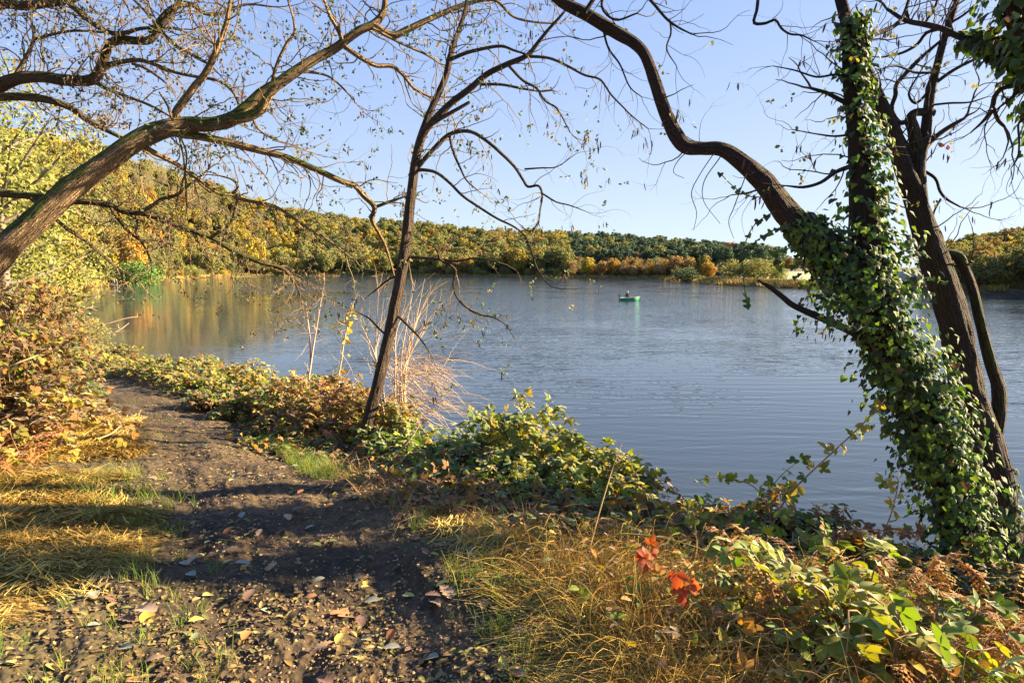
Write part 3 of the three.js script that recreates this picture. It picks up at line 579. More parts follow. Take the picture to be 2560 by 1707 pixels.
// the tree at the edge: its ivied trunk comes in from above, bare boughs hang in
const edge = new Tree('overhanging_tree', 'ivy-covered trunk with dangling bare boughs at the top corner of the view', 'C', 4.0,
  [[2300, 2700, 190], [2260, 1700, 180], [2190, 900, 165], [2040, 480, 150], [1900, 210, 145], [1830, 40, 140], [1800, -120, 130], [1790, -300, 120]],
  { seed: 71, bark: barkColor([0.1, 0.06, 0.042], [0.05, 0.06, 0.015], new V3(-0.3, 0.8, 0.1), -0.2), twig: TWIG_DARK, rise: -0.1, fork: 0.2 });
edge.limbs[0].twigs = 0;
const P = edge;
P.branch(wind([[1910, 245, 40], [1800, 226, 36], [1720, 210, 32], [1620, 190, 28], [1530, 166, 26], [1450, 130, 24], [1370, 110, 23], [1290, 94, 20], [1200, 40, 12]], 4.0, 4.7));
P.branch(wind([[2010, 420, 26], [1850, 386, 22], [1780, 390, 20], [1720, 405, 21], [1692, 440, 21], [1680, 490, 20], [1650, 540, 15], [1580, 606, 6]], 4.0, 4.2), { twigs: 0.5 });
P.branch(wind([[1682, 480, 15], [1710, 550, 16], [1736, 576, 12]], 4.15), { twigs: 0.3 });
P.branch(wind([[2010, 400, 18], [1823, 405, 15], [1760, 452, 13], [1716, 486, 9]], 4.0, 4.15), { twigs: 0.5 });
P.branch(wind([[2080, 560, 12], [1900, 540, 11], [1806, 552, 9], [1804, 650, 8], [1796, 720, 7], [1766, 766, 4]], 4.0), { twigs: 0.8, drop: 0.4 });
P.branch(wind([[1440, 130, 16], [1380, 150, 14], [1340, 200, 13], [1270, 240, 11], [1180, 260, 7]], 4.6, 4.9));
P.branch(wind([[1370, 110, 12], [1420, 30, 10], [1440, -50, 8]], 4.6));
P.branch(wind([[1300, 96, 14], [1290, 30, 12], [1330, -60, 9]], 4.7));
P.twigs({ density: 6, length: [0.2, 0.7], thick: 0.006, lift: 0.05 });
P.leaves(0.06, 0.034, [[0.36, 0.28, 0.02], [0.25, 0.07, 0.03], [0.14, 0.15, 0.03]]);
P.pods(0.14, PODS);

// ---------------------------------------------------------------- ivy: a climbing plant of its own on each of these trees
const IVY = [[0.024, 0.062, 0.008], [0.034, 0.085, 0.008], [0.055, 0.12, 0.008], [0.14, 0.22, 0.012], [0.017, 0.043, 0.008], [0.12, 0.065, 0.015]];
function climb(items, limb, root, R, o) {
  const n = limb.p.length - 1, local = root.position;
  for (let c = 0; c < o.count; c++) {
    const s = lerp(o.from, o.to, Math.pow(R(), o.bias ?? 1)), k = Math.min(n - 1, Math.floor(s * n)), tangent = new V3().subVectors(limb.p[k + 1], limb.p[k]).normalize(), out = R.unit();
    out.addScaledVector(tangent, -out.dot(tangent)).normalize(); if (o.lean) out.addScaledVector(o.lean, R() * (o.leanBy ?? 1)).normalize();
    const thickness = limb.r[k] * (0.95 + 0.1 * R()) + o.depth(s) * Math.pow(R(), 1.4) * (0.65 + 0.7 * (noise(limb.p[k].x * 3 + out.x * 2, limb.p[k].y * 3.2, out.z * 2 + 5) * 0.5 + 0.5));
    const p = limb.p[k].clone().addScaledVector(out, thickness).addScaledVector(tangent, R.range(-0.03, 0.03)).sub(local);
    const hang = new V3(0, -1, 0).addScaledVector(out, 0.6).addScaledVector(R.unit(), 0.55), face = out.clone().addScaledVector(R.unit(), 0.55); face.y += 0.35;
    items.push({ m: leafMatrix(p, hang, face, R.range(...o.size)), c: R() < 0.03 ? 5 : R() < 0.12 ? 3 : Math.floor(R() * 5) });
  }
}
function strand(items, wood, pts, root, R, every, size) {
  const [cp, cr] = curveThrough(pts, pts.map(() => 0.004), 0.04); wood.tube(cp, cr, 4, { color: () => [0.07, 0.05, 0.03] });
  let gap = 0;
  for (let k = 1; k < cp.length; k++) { gap += cp[k].distanceTo(cp[k - 1]); if (gap < every) continue; gap = 0; const out = R.unit(); out.y -= 0.8; const face = R.unit(); face.z += 0.8; items.push({ m: leafMatrix(cp[k].clone().sub(root.position), out, face, size * R.range(0.75, 1.2)), c: Math.floor(R() * 4) }); }
}
{
  const root = thing('climbing_ivy', 'dense glossy ivy wrapped round the forked trunk, pale on its sunny side', 'ivy', N.root.position.clone()), R = makeRandom(501), items = [], wood = new Wood();
  const trunk = N.limbs[0], limb = N.limbs[1], toSun = new V3(0.9, 0.2, 0.2);
  climb(items, trunk, root, R, { count: 4200, from: 0.0, to: 0.62, size: [0.024, 0.072], depth: s => 0.14 * smooth(0.7, 0.4, s) * lerp(0.45, 1, smooth(0.1, 0.32, s)) + 0.03 });
  climb(items, trunk, root, R, { count: 900, from: 0.34, to: 0.55, size: [0.04, 0.07], depth: s => 0.3, lean: new V3(0.8, 0, 0.3), leanBy: 1.2 });
  climb(items, trunk, root, R, { count: 2100, from: 0.42, to: 0.95, size: [0.03, 0.07], depth: s => 0.34 * (1 - s) + 0.1, lean: toSun, leanBy: 2.0 });
  climb(items, limb, root, R, { count: 900, from: 0.0, to: 0.22, size: [0.035, 0.065], depth: s => 0.12 * smooth(0.26, 0.08, s) + 0.01, lean: new V3(-0.3, -0.6, 0.2), leanBy: 0.9 });
  climb(items, limb, root, R, { count: 650, from: 0.02, to: 0.24, size: [0.03, 0.06], depth: s => 0.42 * smooth(0.27, 0.05, s), lean: new V3(-0.4, -1, 0.2), leanBy: 1.2 });
  for (let c = 0; c < 9; c++) { const pts = [], rad = [], a0 = R() * 6.283, end = R.range(0.4, 0.8); for (let k = 0; k < trunk.p.length * end; k += 3) { const a = a0 + 0.9 * Math.sin(k * 0.05 + c), r = trunk.r[k] * 1.04 + 0.012; pts.push(trunk.p[k].clone().add(new V3(Math.cos(a) * r, 0, Math.sin(a) * r))); rad.push(0.013 * (1 - 0.6 * k / trunk.p.length)); } wood.tube(pts, rad, 6, { color: twigTone([0.07, 0.05, 0.03], [0.13, 0.09, 0.055]) }); }
  const q = (list, d) => list.map(([u, v]) => fromCrop('C', u, v, d));
  strand(items, wood, q([[690, 960], [600, 1020], [560, 1090], [540, 1180], [548, 1290], [562, 1390]], 4.25), root, R, 0.035, 0.055);
  strand(items, wood, q([[760, 1020], [660, 1060], [580, 1120], [545, 1160]], 4.3), root, R, 0.03, 0.055);
  strand(items, wood, q([[860, 1110], [760, 1130], [690, 1160], [720, 1230]], 4.25), root, R, 0.03, 0.055);
  strand(items, wood, q([[640, 900], [560, 890], [500, 850], [440, 790]], 4.35), root, R, 0.035, 0.05);
  strand(items, wood, q([[1150, 1400], [1000, 1400], [920, 1390], [930, 1270]], 4.15), root, R, 0.03, 0.06);
  strand(items, wood, q([[1160, 1500], [980, 1480], [890, 1450], [880, 1500]], 4.1), root, R, 0.028, 0.06);
  strand(items, wood, q([[1240, 1300], [1340, 1270], [1420, 1270], [1470, 1290]], 4.3), root, R, 0.035, 0.06);
  strand(items, wood, q([[1230, 1160], [1320, 1130], [1380, 1090], [1370, 1060]], 4.3), root, R, 0.03, 0.06);
  part(root, 'stems', wood.geometry(root.position), twigMaterial, true);
  addLeaves(root, items, ivySmall, IVY, { parts: 300, fine: ivyLeaf, gloss: 0.1, through: 0.4, favour: p => 1 + 0.6 * clamp(p.z + 4.5, -0.5, 0.6) });
}
{
  const root = thing('climbing_ivy', 'ivy and dry stems on the foot of the bare forked trunk', 'ivy', O.root.position.clone()), R = makeRandom(502), items = [];
  climb(items, O.limbs[0], root, R, { count: 1100, from: 0.0, to: 0.42, size: [0.04, 0.07], depth: s => 0.1 * (0.5 - s) + 0.02, bias: 1.3 });
  addLeaves(root, items, ivySmall, IVY, { parts: 90, fine: ivyLeaf, gloss: 0.1, through: 0.4 });
}
{
  const root = thing('climbing_ivy', 'bushy dark ivy hanging from the trunk in the top corner', 'ivy', P.root.position.clone()), R = makeRandom(503), items = [];
  climb(items, P.limbs[0], root, R, { count: 2000, from: 0.5, to: 1, size: [0.045, 0.08], depth: s => 0.2 });
  climb(items, P.limbs[1], root, R, { count: 420, from: 0, to: 0.45, size: [0.045, 0.08], depth: s => 0.16 * (0.5 - s) + 0.03 });
  addLeaves(root, items, ivySmall, IVY, { parts: 120, fine: ivyLeaf, gloss: 0.1, through: 0.4 });
}
// ---------------------------------------------------------------- the wooded shores
// a crown: leaf clumps (small folded faces) spread through lobes, with gaps between them; a trunk with a few limbs
function crown(seed, lobes, count, size, shell = 0.55, flat = 1) {
  const R = makeRandom(seed), p = [], c = [], total = lobes.reduce((s, l) => s + l[3] * l[3], 0), a = new V3(), b = new V3(), n = new V3();
  for (const [lx, ly, lz, r] of lobes) {
    const tone = R.range(0.85, 1.15), m = Math.round(count * r * r / total);
    for (let k = 0; k < m; k++) {
      const u = R.unit(), rr = r * Math.pow(R.range(shell ** 3, 1), 1 / 3) * (0.86 + 0.28 * noise(u.x * 2.2 + seed, u.y * 2.2 + lx, u.z * 2.2));
      const x = lx + u.x * rr, y = ly + u.y * rr * flat, z = lz + u.z * rr; if (y < 0.15) continue;
      n.copy(u).addScaledVector(R.unit(), 0.9).normalize(); a.copy(R.unit()).cross(n).normalize(); b.crossVectors(n, a);
      const s = size * R.range(0.6, 1.3), t = tone * R.range(0.82, 1.18), hue = R.range(-0.08, 0.08);
      const q = [[-1, -0.6], [0.9, -0.8], [1, 0.7], [-0.5, 1]].map(([i, j]) => [x + (a.x * i + b.x * j) * s * 0.5, y + (a.y * i + b.y * j) * s * 0.5, z + (a.z * i + b.z * j) * s * 0.5]);
      for (const i of [0, 1, 2, 0, 2, 3]) { p.push(...q[i]); c.push(t * (1 + hue), t, t * (1 - hue)); }
    }
  }
  const g = new THREE.BufferGeometry(); g.setAttribute('position', new THREE.Float32BufferAttribute(p, 3)); g.setAttribute('color', new THREE.Float32BufferAttribute(c, 3)); g.computeVertexNormals(); return g;
}
function lobesOf(seed, n, width, low, high) {
  const R = makeRandom(seed), out = [];
  for (let k = 0; k < n; k++) { const h = (k + 0.5) / n, y = lerp(low, high, h), w = width * Math.pow(Math.sin(Math.PI * clamp(0.18 + 0.72 * h)), 0.7), a = k * 2.4 + R() * 1.2, r = w * R.range(0.42, 0.62); out.push([Math.cos(a) * w * 0.52, y, Math.sin(a) * w * 0.52, r]); }
  return out;
}
function trunkShape(seed, height, radius, limbs, spread) {
  const R = makeRandom(seed), w = new Wood(), color = () => [0.16, 0.13, 0.1];
  const top = new V3(R.range(-0.3, 0.3), height, R.range(-0.3, 0.3)), pts = [new V3(0, -0.5, 0), new V3(0, height * 0.35, 0), top];
  w.tube(pts, [radius * 1.2, radius * 0.8, radius * 0.25], 6, { color });
  for (let k = 0; k < limbs; k++) { const h = R.range(0.25, 0.85) * height, a = k * 2.4 + R(), s = new V3(0, h, 0), e = new V3(Math.cos(a) * spread * R.range(0.5, 1), h + spread * R.range(0.3, 0.9), Math.sin(a) * spread * R.range(0.5, 1)), mid = s.clone().lerp(e, 0.5); mid.y -= 0.1; w.tube([s, mid, e], [radius * 0.42, radius * 0.28, radius * 0.08], 4, { color }); }
  return w.geometry();
}
// heights are about 10 m; each tree scales its own
const KINDS = {
  broad: [0, 1, 2, 3].map(s => [trunkShape(60 + s, 7.5, 0.22, 6, 2.6), crown(100 + s, lobesOf(200 + s, 13, 3.7, 2.4, 9.0), 2600, 0.42)]),
  bush: [0, 1].map(s => [trunkShape(70 + s, 3.5, 0.16, 7, 2.8), crown(120 + s, lobesOf(220 + s, 13, 5.4, 1.0, 6.2), 2600, 0.36)]),
  pine: [0.082, 0.115, 0.048].map(s => [trunkShape(80 + s, 9, 0.2, 5, 2.0), crown(140 + s, lobesOf(240 + s, 10, 3.3, 4.6, 9.4).map(l => [l[0], l[1], l[2], l[3] * 0.9]), 2200, 0.38, 0.5, 0.75)]),
  bare: [0, 1].map(s => [trunkShape(90 + s, 8.5, 0.17, 16, 2.9), crown(160 + s, lobesOf(260 + s, 12, 3.4, 2.8, 9.2), 900, 0.2, 0.4)]),
};
const woodTrunk = new THREE.MeshStandardMaterial({ vertexColors: true, roughness: 0.95 });
const crownMaterials = new Map();
function crownMaterial(color) { const k = color.join(); if (!crownMaterials.has(k)) crownMaterials.set(k, new THREE.MeshPhysicalMaterial({ color: rgb(...color), vertexColors: true, roughness: 1, side: THREE.DoubleSide, transmission: 0.35, thickness: 0 })); return crownMaterials.get(k); }
const TONES = {
  olive: [0.2, 0.199, 0.0327], green: [0.109, 0.145, 0.0305], yellow: [0.392, 0.305, 0.00654], orange: [0.378, 0.216, 0.00983], brown: [0.251, 0.177, 0.0388], pale: [0.301, 0.277, 0.084],
  pine: [0.0635, 0.115, 0.0445], red: [0.272, 0.111, 0.0288], lime: [0.194, 0.206, 0.0197], gold: [0.295, 0.232, 0.0145], tan: [0.341, 0.216, 0.0568], evergreen: [0.0837, 0.18, 0.00654],
};
const TONE_WORDS = { olive: 'olive green', green: 'dark green', yellow: 'bright yellow', orange: 'orange', brown: 'rusty brown', pale: 'pale leafless', pine: 'blue-green', red: 'russet', lime: 'yellow-green', gold: 'golden', tan: 'tan' };
const treeRandom = makeRandom(909);
function farTree(kind, tone, x, d, height, label, group, category = 'tree', wide = 1) {
  const R = treeRandom, [trunk, leaves] = R.pick(KINDS[kind]), s = height / (kind === 'bush' ? 8 : 10.6);
  const o = thing(kind === 'bush' ? 'shore_shrub' : kind === 'pine' ? 'pine_tree' : 'woodland_tree', label, category, new V3(x, ground(x, d) - 0.1, -d), group);
  o.rotation.y = R() * 6.28; o.scale.set(s * wide, s, s * wide);
  part(o, 'trunk', trunk, woodTrunk); part(o, 'crown', leaves, crownMaterial(TONES[tone]));
  return o;
}
// those one can point to in the photograph
const standing = [];
function pointed(kind, tone, px, py, d, topY, label, category, wide) { const p = at(px, py, d), top = at(px, topY, d).y, h = top - ground(p.x, d) + 0.1; standing.push([p.x, d, 2.5]); farTree(kind, tone, p.x, d, h, label, undefined, category, wide); }
pointed('broad', 'yellow', 1468, 690, 196, 636, 'bright yellow round tree at the water beside a row of tan trees', 'tree', 1.1);
pointed('broad', 'orange', 1770, 700, 158, 650, 'orange tree standing between two dark shrubs on the point', 'tree', 1.35);
pointed('bush', 'green', 1715, 700, 158, 662, 'low dark shrub at the very tip of the point', 'shrub', 1.5);
pointed('bush', 'olive', 1850, 702, 146, 640, 'wide olive willow shrub in the middle of the point', 'shrub', 1.5);
pointed('bush', 'olive', 1895, 702, 142, 638, 'tall rounded willow shrub on the point beside the pale meadow', 'shrub', 1.35);
pointed('bush', 'lime', 1945, 703, 140, 660, 'small yellow-green shrub ending the row at the meadow', 'shrub', 0.9);
pointed('bush', 'evergreen', 345, 690, 134, 640, 'vivid green evergreen shrub behind the two people on the shore', 'shrub', 1.2);
pointed('bush', 'green', 580, 675, 232, 650, 'small blackish shrub at the far bend of the shore', 'shrub', 1);
pointed('bush', 'yellow', 935, 690, 248, 655, 'small golden shrub on the far shore just behind the slim tree', 'shrub', 1);
pointed('broad', 'red', 1800, 640, 330, 606, 'russet beech crown on the skyline above the pines', 'tree', 1.6);
pointed('broad', 'red', 1745, 640, 330, 603, 'russet beech crown beside the pines on the skyline', 'tree', 1.6);
pointed('broad', 'orange', 330, 660, 146, 555, 'orange-gold tree rising behind the vivid green shrub', 'tree', 0.8);
pointed('broad', 'yellow', 640, 660, 246, 580, 'yellow tree on the shore where the bay turns', 'tree', 0.9);
pointed('bush', 'lime', 2400, 735, 100, 655, 'yellow-green willow shrub by the water behind the bare forked tree', 'shrub', 1.1);
pointed('bush', 'gold', 2500, 738, 98, 668, 'golden shrub hanging over the water at the near point', 'shrub', 1.1);
pointed('broad', 'olive', 2385, 720, 125, 612, 'dome-shaped olive tree above the near point', 'tree', 1.25);
pointed('broad', 'brown', 2480, 720, 128, 632, 'rusty brown tree on the near point', 'tree', 1.3);
{
  // the wood: candidates over the land in view, front to back; the 270 that show largest are trees of their own, the rest one mass
  const R = makeRandom(4242), all = [], grid = new Map(), cell = 5;
  const free = (x, d, r) => { for (let i = -2; i <= 2; i++) for (let j = -2; j <= 2; j++) for (const q of grid.get((Math.floor(x / cell) + i) + ',' + (Math.floor(d / cell) + j)) ?? []) if ((q[0] - x) ** 2 + (q[1] - d) ** 2 < (r + q[2]) ** 2 * 0.28) return false; return true; };
  const keepIt = q => { const k = Math.floor(q[0] / cell) + ',' + Math.floor(q[1] / cell); if (!grid.has(k)) grid.set(k, []); grid.get(k).push(q); };
  standing.forEach(keepIt);
  for (let n = 0; n < 90000 && all.length < 2300; n++) {
    const a = R.range(-0.80, 0.80), r = 36 * Math.pow(430 / 36, R()), x = r * Math.sin(a), d = r * Math.cos(a), t = landDistance(x, d);
    if (t < 2.2 || t > 125) continue;
    const px = MIDX + FOCAL * x / d;
    if (px > 1650 && px < 2300 && d < 175) continue;                           // the point and the meadow
    if (px > 1940 && px < 2330 && d < 250) continue;
    let kind = 'broad', tone, h, u = R(), m = noise(x * 0.035, d * 0.035, 3);
    if (px < 760) { tone = u < 0.34 ? 'gold' : u < 0.46 ? 'yellow' : u < 0.53 ? 'orange' : u < 0.78 ? 'olive' : u < 0.88 ? 'lime' : 'pale'; if (m > 0.35 && u < 0.5) tone = 'yellow'; if (m < -0.35 && u < 0.55) tone = 'pale'; if (tone === 'pale') kind = 'bare'; h = R.range(7, 12); }
    else if (px < 1420) { tone = u < 0.55 ? 'olive' : u < 0.74 ? 'gold' : u < 0.86 ? 'green' : u < 0.94 ? 'brown' : u < 0.96 ? 'orange' : 'pale'; if (tone === 'pale') kind = 'bare'; h = R.range(8, 12); }
    else if (px < 1960) { if (t < 20) { tone = u < 0.4 ? 'tan' : u < 0.6 ? 'orange' : u < 0.75 ? 'brown' : u < 0.9 ? 'gold' : 'pale'; if (u < 0.2 || u > 0.9) kind = 'bare'; h = R.range(3.8, 7.5); } else { kind = 'pine'; tone = 'pine'; h = R.range(8, 12); if (u < 0.16) { kind = 'broad'; tone = u < 0.015 ? 'red' : 'olive'; } } }
    else if (px < 2330) { tone = u < 0.4 ? 'red' : u < 0.7 ? 'tan' : 'brown'; h = R.range(5, 8); }
    else { tone = u < 0.35 ? 'gold' : u < 0.65 ? 'olive' : u < 0.85 ? 'lime' : 'brown'; h = R.range(6, 9.5); }
    if (t < 9 && px < 1420 && R() < 0.6) { kind = 'bush'; h = R.range(2.2, 4.5); }
    const rad = kind === 'bush' ? h * 0.6 : h * 0.36;
    if (!free(x, d, rad)) continue;
    const q = [x, d, rad, kind, tone, h, px, t]; keepIt(q); all.push(q);
  }
  const show = q => q[5] / q[1] * (Math.abs(q[0] / q[1]) > 0.9 ? 0.1 : 1) * (q[7] < 14 ? 1.5 : q[7] < 40 ? 1 : 0.6);
  all.sort((a, b) => show(b) - show(a));
  const zone = q => q[6] < 760 ? (q[7] < 14 ? 'on the waterside across the bay' : 'on the wooded slope above the bay') : q[6] < 1420 ? (q[7] < 14 ? 'on the far shore below the hill' : 'in the wood on the far hill') : q[6] < 1960 ? (q[7] < 20 ? 'in the low row along the far water' : 'on the ridge of pines') : 'on the near point across the water';
  const named = [];
  all.slice(0, 270).forEach(q => { const w = q[3] === 'pine' ? 'pine' : q[3] === 'bush' ? 'shrub' : 'tree'; const o = farTree(q[3], q[4], q[0], q[1], q[5], `${TONE_WORDS[q[4]]} ${w} ${zone(q)}`, `${TONE_WORDS[q[4]]} ${w}s ${zone(q)}`, w === 'shrub' ? 'shrub' : 'tree', R.range(0.9, 1.15)); named.push([o, `${TONE_WORDS[q[4]]} ${w}`, zone(q), q[0] / q[1]]); });
  tellApart(named);
  const rest = all.slice(270), root = new THREE.Group(); root.name = 'distant_wood'; scene.add(root); describe(root, 'autumn wood covering the hills around the lake behind the shoreline trees', 'wood'); root.userData.kind = 'stuff';
  const m4 = new THREE.Matrix4(), quat = new THREE.Quaternion(), color = new THREE.Color();
  for (const kind of Object.keys(KINDS)) KINDS[kind].forEach(([trunk, leaves], v) => {
    const mine = rest.filter((q, i) => q[3] === kind && i % KINDS[kind].length === v); if (!mine.length) return;
    [[leaves, crownMaterial([1, 1, 1]), 'crowns'], [trunk, woodTrunk, 'trunks']].forEach(([g, mat, name]) => {
      const mesh = new THREE.InstancedMesh(g, mat, mine.length); mesh.name = name; mesh.userData.kind = 'stuff'; root.add(mesh);
      mine.forEach((q, i) => { const s = q[5] / (kind === 'bush' ? 8 : 10.6); quat.setFromAxisAngle(upAxis, q[0] * 7 + q[1]); m4.compose(new V3(q[0], ground(q[0], q[1]) - 0.1, -q[1]), quat, new V3(s, s, s)); mesh.setMatrixAt(i, m4); const t = name === 'crowns' ? TONES[q[4]] : [1, 1, 1], j = 0.8 + 0.4 * hash3(Math.round(q[0] * 9), Math.round(q[1] * 9), 4); mesh.setColorAt(i, color.setRGB(t[0] * j, t[1] * j, t[2] * j)); });
    });
  });
  // reeds and rough grass along the waterline
  const blade = [], bp = []; { const r2 = makeRandom(5); for (let k = 0; k < 26; k++) { const x = r2.range(-0.5, 0.5), z = r2.range(-0.5, 0.5), h = r2.range(0.3, 0.8), lx = r2.range(-0.25, 0.25), lz = r2.range(-0.25, 0.25), w = 0.05; bp.push(x - w, 0, z, x + w, 0, z, x + lx, h, z + lz); } }
  const rg = new THREE.BufferGeometry(); rg.setAttribute('position', new THREE.Float32BufferAttribute(bp, 3)); rg.computeVertexNormals();
  const spots = [];
  for (let n = 0; n < 60000 && spots.length < 5200; n++) { const a = R.range(-0.80, 0.80), r = 60 * Math.pow(300 / 60, R()), x = r * Math.sin(a), d = r * Math.cos(a), t = landDistance(x, d); if (t > 0.1 && t < (x > 40 ? 9 : 5)) spots.push([x, d]); }
  const reeds = new THREE.InstancedMesh(rg, matteMaterial, spots.length); reeds.name = 'shore_grass'; describe(reeds, 'rough straw-coloured grass along the far waterline', 'grass'); reeds.userData.kind = 'stuff';
  spots.forEach(([x, d], i) => { const s = R.range(0.6, 1.5); quat.setFromAxisAngle(upAxis, R() * 6.28); m4.compose(new V3(x, ground(x, d) - 0.03, -d), quat, new V3(s * 1.6, s, s * 1.6)); reeds.setMatrixAt(i, m4); const c = R.pick([[0.34, 0.27, 0.08], [0.27, 0.21, 0.055], [0.22, 0.21, 0.045], [0.3, 0.18, 0.05]]); reeds.setColorAt(i, color.setRGB(...c)); });
  scene.add(reeds);
}
// the tall leafy tree beside the thicket and its neighbours between it and the bay
{
  const list = [
    ['yellow_leaved_tree', 'tall yellow-green tree filling the upper corner behind the crooked limbs', 30, 17, 40, 'lime', 3.4, 0.08, 11000],
    ['yellow_leaved_tree', 'olive-gold tree behind the thicket where the thick trunk leans in', -20, 24, 330, 'olive', 3.0, 0.09, 9000],
    ['yellow_leaved_tree', 'straw-yellow thin tree between the thicket and the bay', 70, 33, 430, 'gold', 2.4, 0.1, 5200],
    ['yellow_leaved_tree', 'olive shrubby tree overhanging the path by the bay', 20, 22, 580, 'olive', 1.9, 0.08, 6000],
    ['yellow_leaved_tree', 'brown-leaved low tree at the bend of the path', 95, 38, 610, 'brown', 2.0, 0.1, 4200],
  ];
  list.forEach(([name, label, px, d, topY, tone, width, size, count], k) => {
    const p = groundUnder(px - 20, 700, d), h = at(px, topY, d).y - p.y, o = thing(name, label, 'tree', p.clone().setY(p.y - 0.1)), s = h / 10.6;
    const lobes = lobesOf(700 + k, 15, width, h * 0.12, h * 0.88);
    part(o, 'trunk', trunkShape(720 + k, h * 0.8, 0.16, 18, width * 0.85), woodTrunk);
    part(o, 'crown', crown(740 + k, lobes, count, size, 0.25), crownMaterial(TONES[tone]));
  });
}
// ---------------------------------------------------------------- undergrowth on the bank
const GREENS = [[0.0884, 0.15, 0.00475], [0.13, 0.205, 0.00475], [0.0553, 0.105, 0.00475], [0.229, 0.252, 0.00475]];
const AUTUMN = [[0.125, 0.164, 0.00475], [0.276, 0.257, 0.00475], [0.368, 0.285, 0.00475], [0.0727, 0.126, 0.00475], [0.252, 0.11, 0.00831]];
const RUST = [[0.315, 0.147, 0.00462], [0.209, 0.0978, 0.00817], [0.38, 0.235, 0.0173], [0.131, 0.0671, 0.0102], [0.211, 0.183, 0.00462]];
const FLAME = [[0.398, 0.0873, 0.00516], [0.336, 0.0587, 0.00516], [0.434, 0.139, 0.00516], [0.303, 0.219, 0.00516]];
const caneTone = (a, b) => twigTone(a, b);
const CANE = caneTone([0.16, 0.09, 0.05], [0.3, 0.19, 0.09]), CANE_GREEN = caneTone([0.14, 0.14, 0.04], [0.26, 0.2, 0.06]), STRAWTONE = caneTone([0.4, 0.27, 0.1], [0.6, 0.44, 0.2]);
// a bramble: arching canes that root together, leaves in threes along them
function bramble(label, px, topY, d, o) {
  const R = makeRandom(Math.round(px * 7 + d * 131 + topY)), base = groundUnder(px, topY, d), top = at(px, topY, d).y, h = Math.max(0.16, top - base.y), rad = o.rad ?? 0.55;
  const root = thing('bramble_bush', label, 'bramble', base), wood = new Wood(), items = [], leaf = o.leaf ?? 0.075;
  for (let k = 0; k < (o.canes ?? 34); k++) {
    const a = R() * 6.283, s = new V3(Math.cos(a) * rad * 0.35 * R(), 0, Math.sin(a) * rad * 0.35 * R()), far = rad * R.range(0.5, 1.25), peak = h * (R() < 0.12 ? R.range(0.95, 1.06) : R.range(0.45, 1.0)) * (o.peak ?? 1), b = a + R.range(-0.5, 0.5);
    const e = new V3(Math.cos(b) * far, 0, Math.sin(b) * far), pts = [s];
    for (let j = 1; j <= 5; j++) { const t = j / 5, q = s.clone().lerp(e, t); q.y = peak * Math.sin(Math.PI * Math.min(1, t * R.range(0.62, 0.95))); q.x += R.range(-0.05, 0.05); q.z += R.range(-0.05, 0.05); q.y = Math.max(q.y, ground(q.x + base.x, -(q.z + base.z)) - base.y + 0.02); pts.push(q); }
    s.y = ground(s.x + base.x, -(s.z + base.z)) - base.y - 0.03;
    const [cp, cr] = curveThrough(pts, [0.005, 0.0045, 0.004, 0.0035, 0.003, 0.002], 0.07); wood.tube(cp, cr, 4, { color: o.cane ?? CANE });
    for (let j = 2; j < cp.length; j++) for (let q = 0; q < (o.dense ?? 3); q++) {
      const u = R.unit(), p = cp[j].clone().addScaledVector(u, 0.05 * R()), out = u.clone(); out.y *= 0.5; out.y -= 0.15;
      const face = R.unit(); face.y += 1.3; face.x += 0.4;
      items.push({ m: leafMatrix(p, out, face, leaf * R.range(0.6, 1.2)), c: Math.floor(R() * o.palette.length) });
    }
  }
  part(root, 'canes', wood.geometry(), twigMaterial, true);
  addLeaves(root, items, brambleFar, o.palette, { parts: o.parts ?? 0, fine: brambleLeaf, gloss: o.gloss ?? 0.03, through: 0.48 });
  return root;
}
// along the crest, from the bend of the path to the ivy-clad tree
bramble('low bramble where the path bends out of sight by the bay', 330, 905, 13, { rad: 0.9, palette: AUTUMN, dense: 2 });
bramble('bramble with yellowing leaves above the calm bay, second from the bend', 420, 902, 12, { rad: 0.9, palette: AUTUMN });
bramble('low green bramble along the lake side of the narrow path', 500, 914, 11, { rad: 0.9, palette: [AUTUMN[1], AUTUMN[2], ...GREENS, RUST[0], RUST[2]] });
bramble('dark green bramble beside the sunlit grass verge', 575, 925, 10.2, { rad: 0.85, palette: [AUTUMN[2], RUST[2], ...GREENS, RUST[0], AUTUMN[1]] });
bramble('tangled bramble beneath the pinkish sapling', 655, 942, 9.4, { rad: 0.8, palette: [AUTUMN[1], RUST[2], RUST[0], ...GREENS, RUST[2]], parts: 10 });
bramble('green and brown bramble at the foot of the two saplings', 735, 948, 8.7, { rad: 0.75, palette: [RUST[2], AUTUMN[2], ...GREENS, RUST[0], RUST[2]], parts: 15 });
bramble('rust-brown bramble beside the slim trunk on the path side', 800, 945, 7.8, { rad: 0.7, palette: [...RUST, GREENS[3]], parts: 20 });
bramble('copper-coloured dead bramble against the slim trunk', 850, 965, 7.0, { rad: 0.6, palette: RUST, parts: 20 });
bramble('rusty bramble in front of the slim trunk with green shoots', 790, 1075, 6.6, { rad: 0.6, palette: [...RUST, GREENS[0], GREENS[1]], parts: 25 });
bramble('brown and green bramble between the path verge and the saplings', 700, 990, 7.8, { rad: 0.7, palette: [...RUST, ...GREENS], parts: 20 });
bramble('ochre bramble on the path side of the slim trunk', 750, 1085, 6.4, { rad: 0.55, palette: [RUST[2], RUST[0], AUTUMN[0], GREENS[0]], parts: 30, canes: 36 });
bramble('brown and yellow bramble at the crook of the verge', 940, 1150, 5.3, { rad: 0.45, palette: [RUST[1], RUST[3], AUTUMN[0], GREENS[2]], parts: 30, canes: 30 });
bramble('low leafy bramble under the deep green mound', 1060, 1140, 5.1, { rad: 0.45, palette: [...GREENS, RUST[0]], parts: 40, canes: 30 });
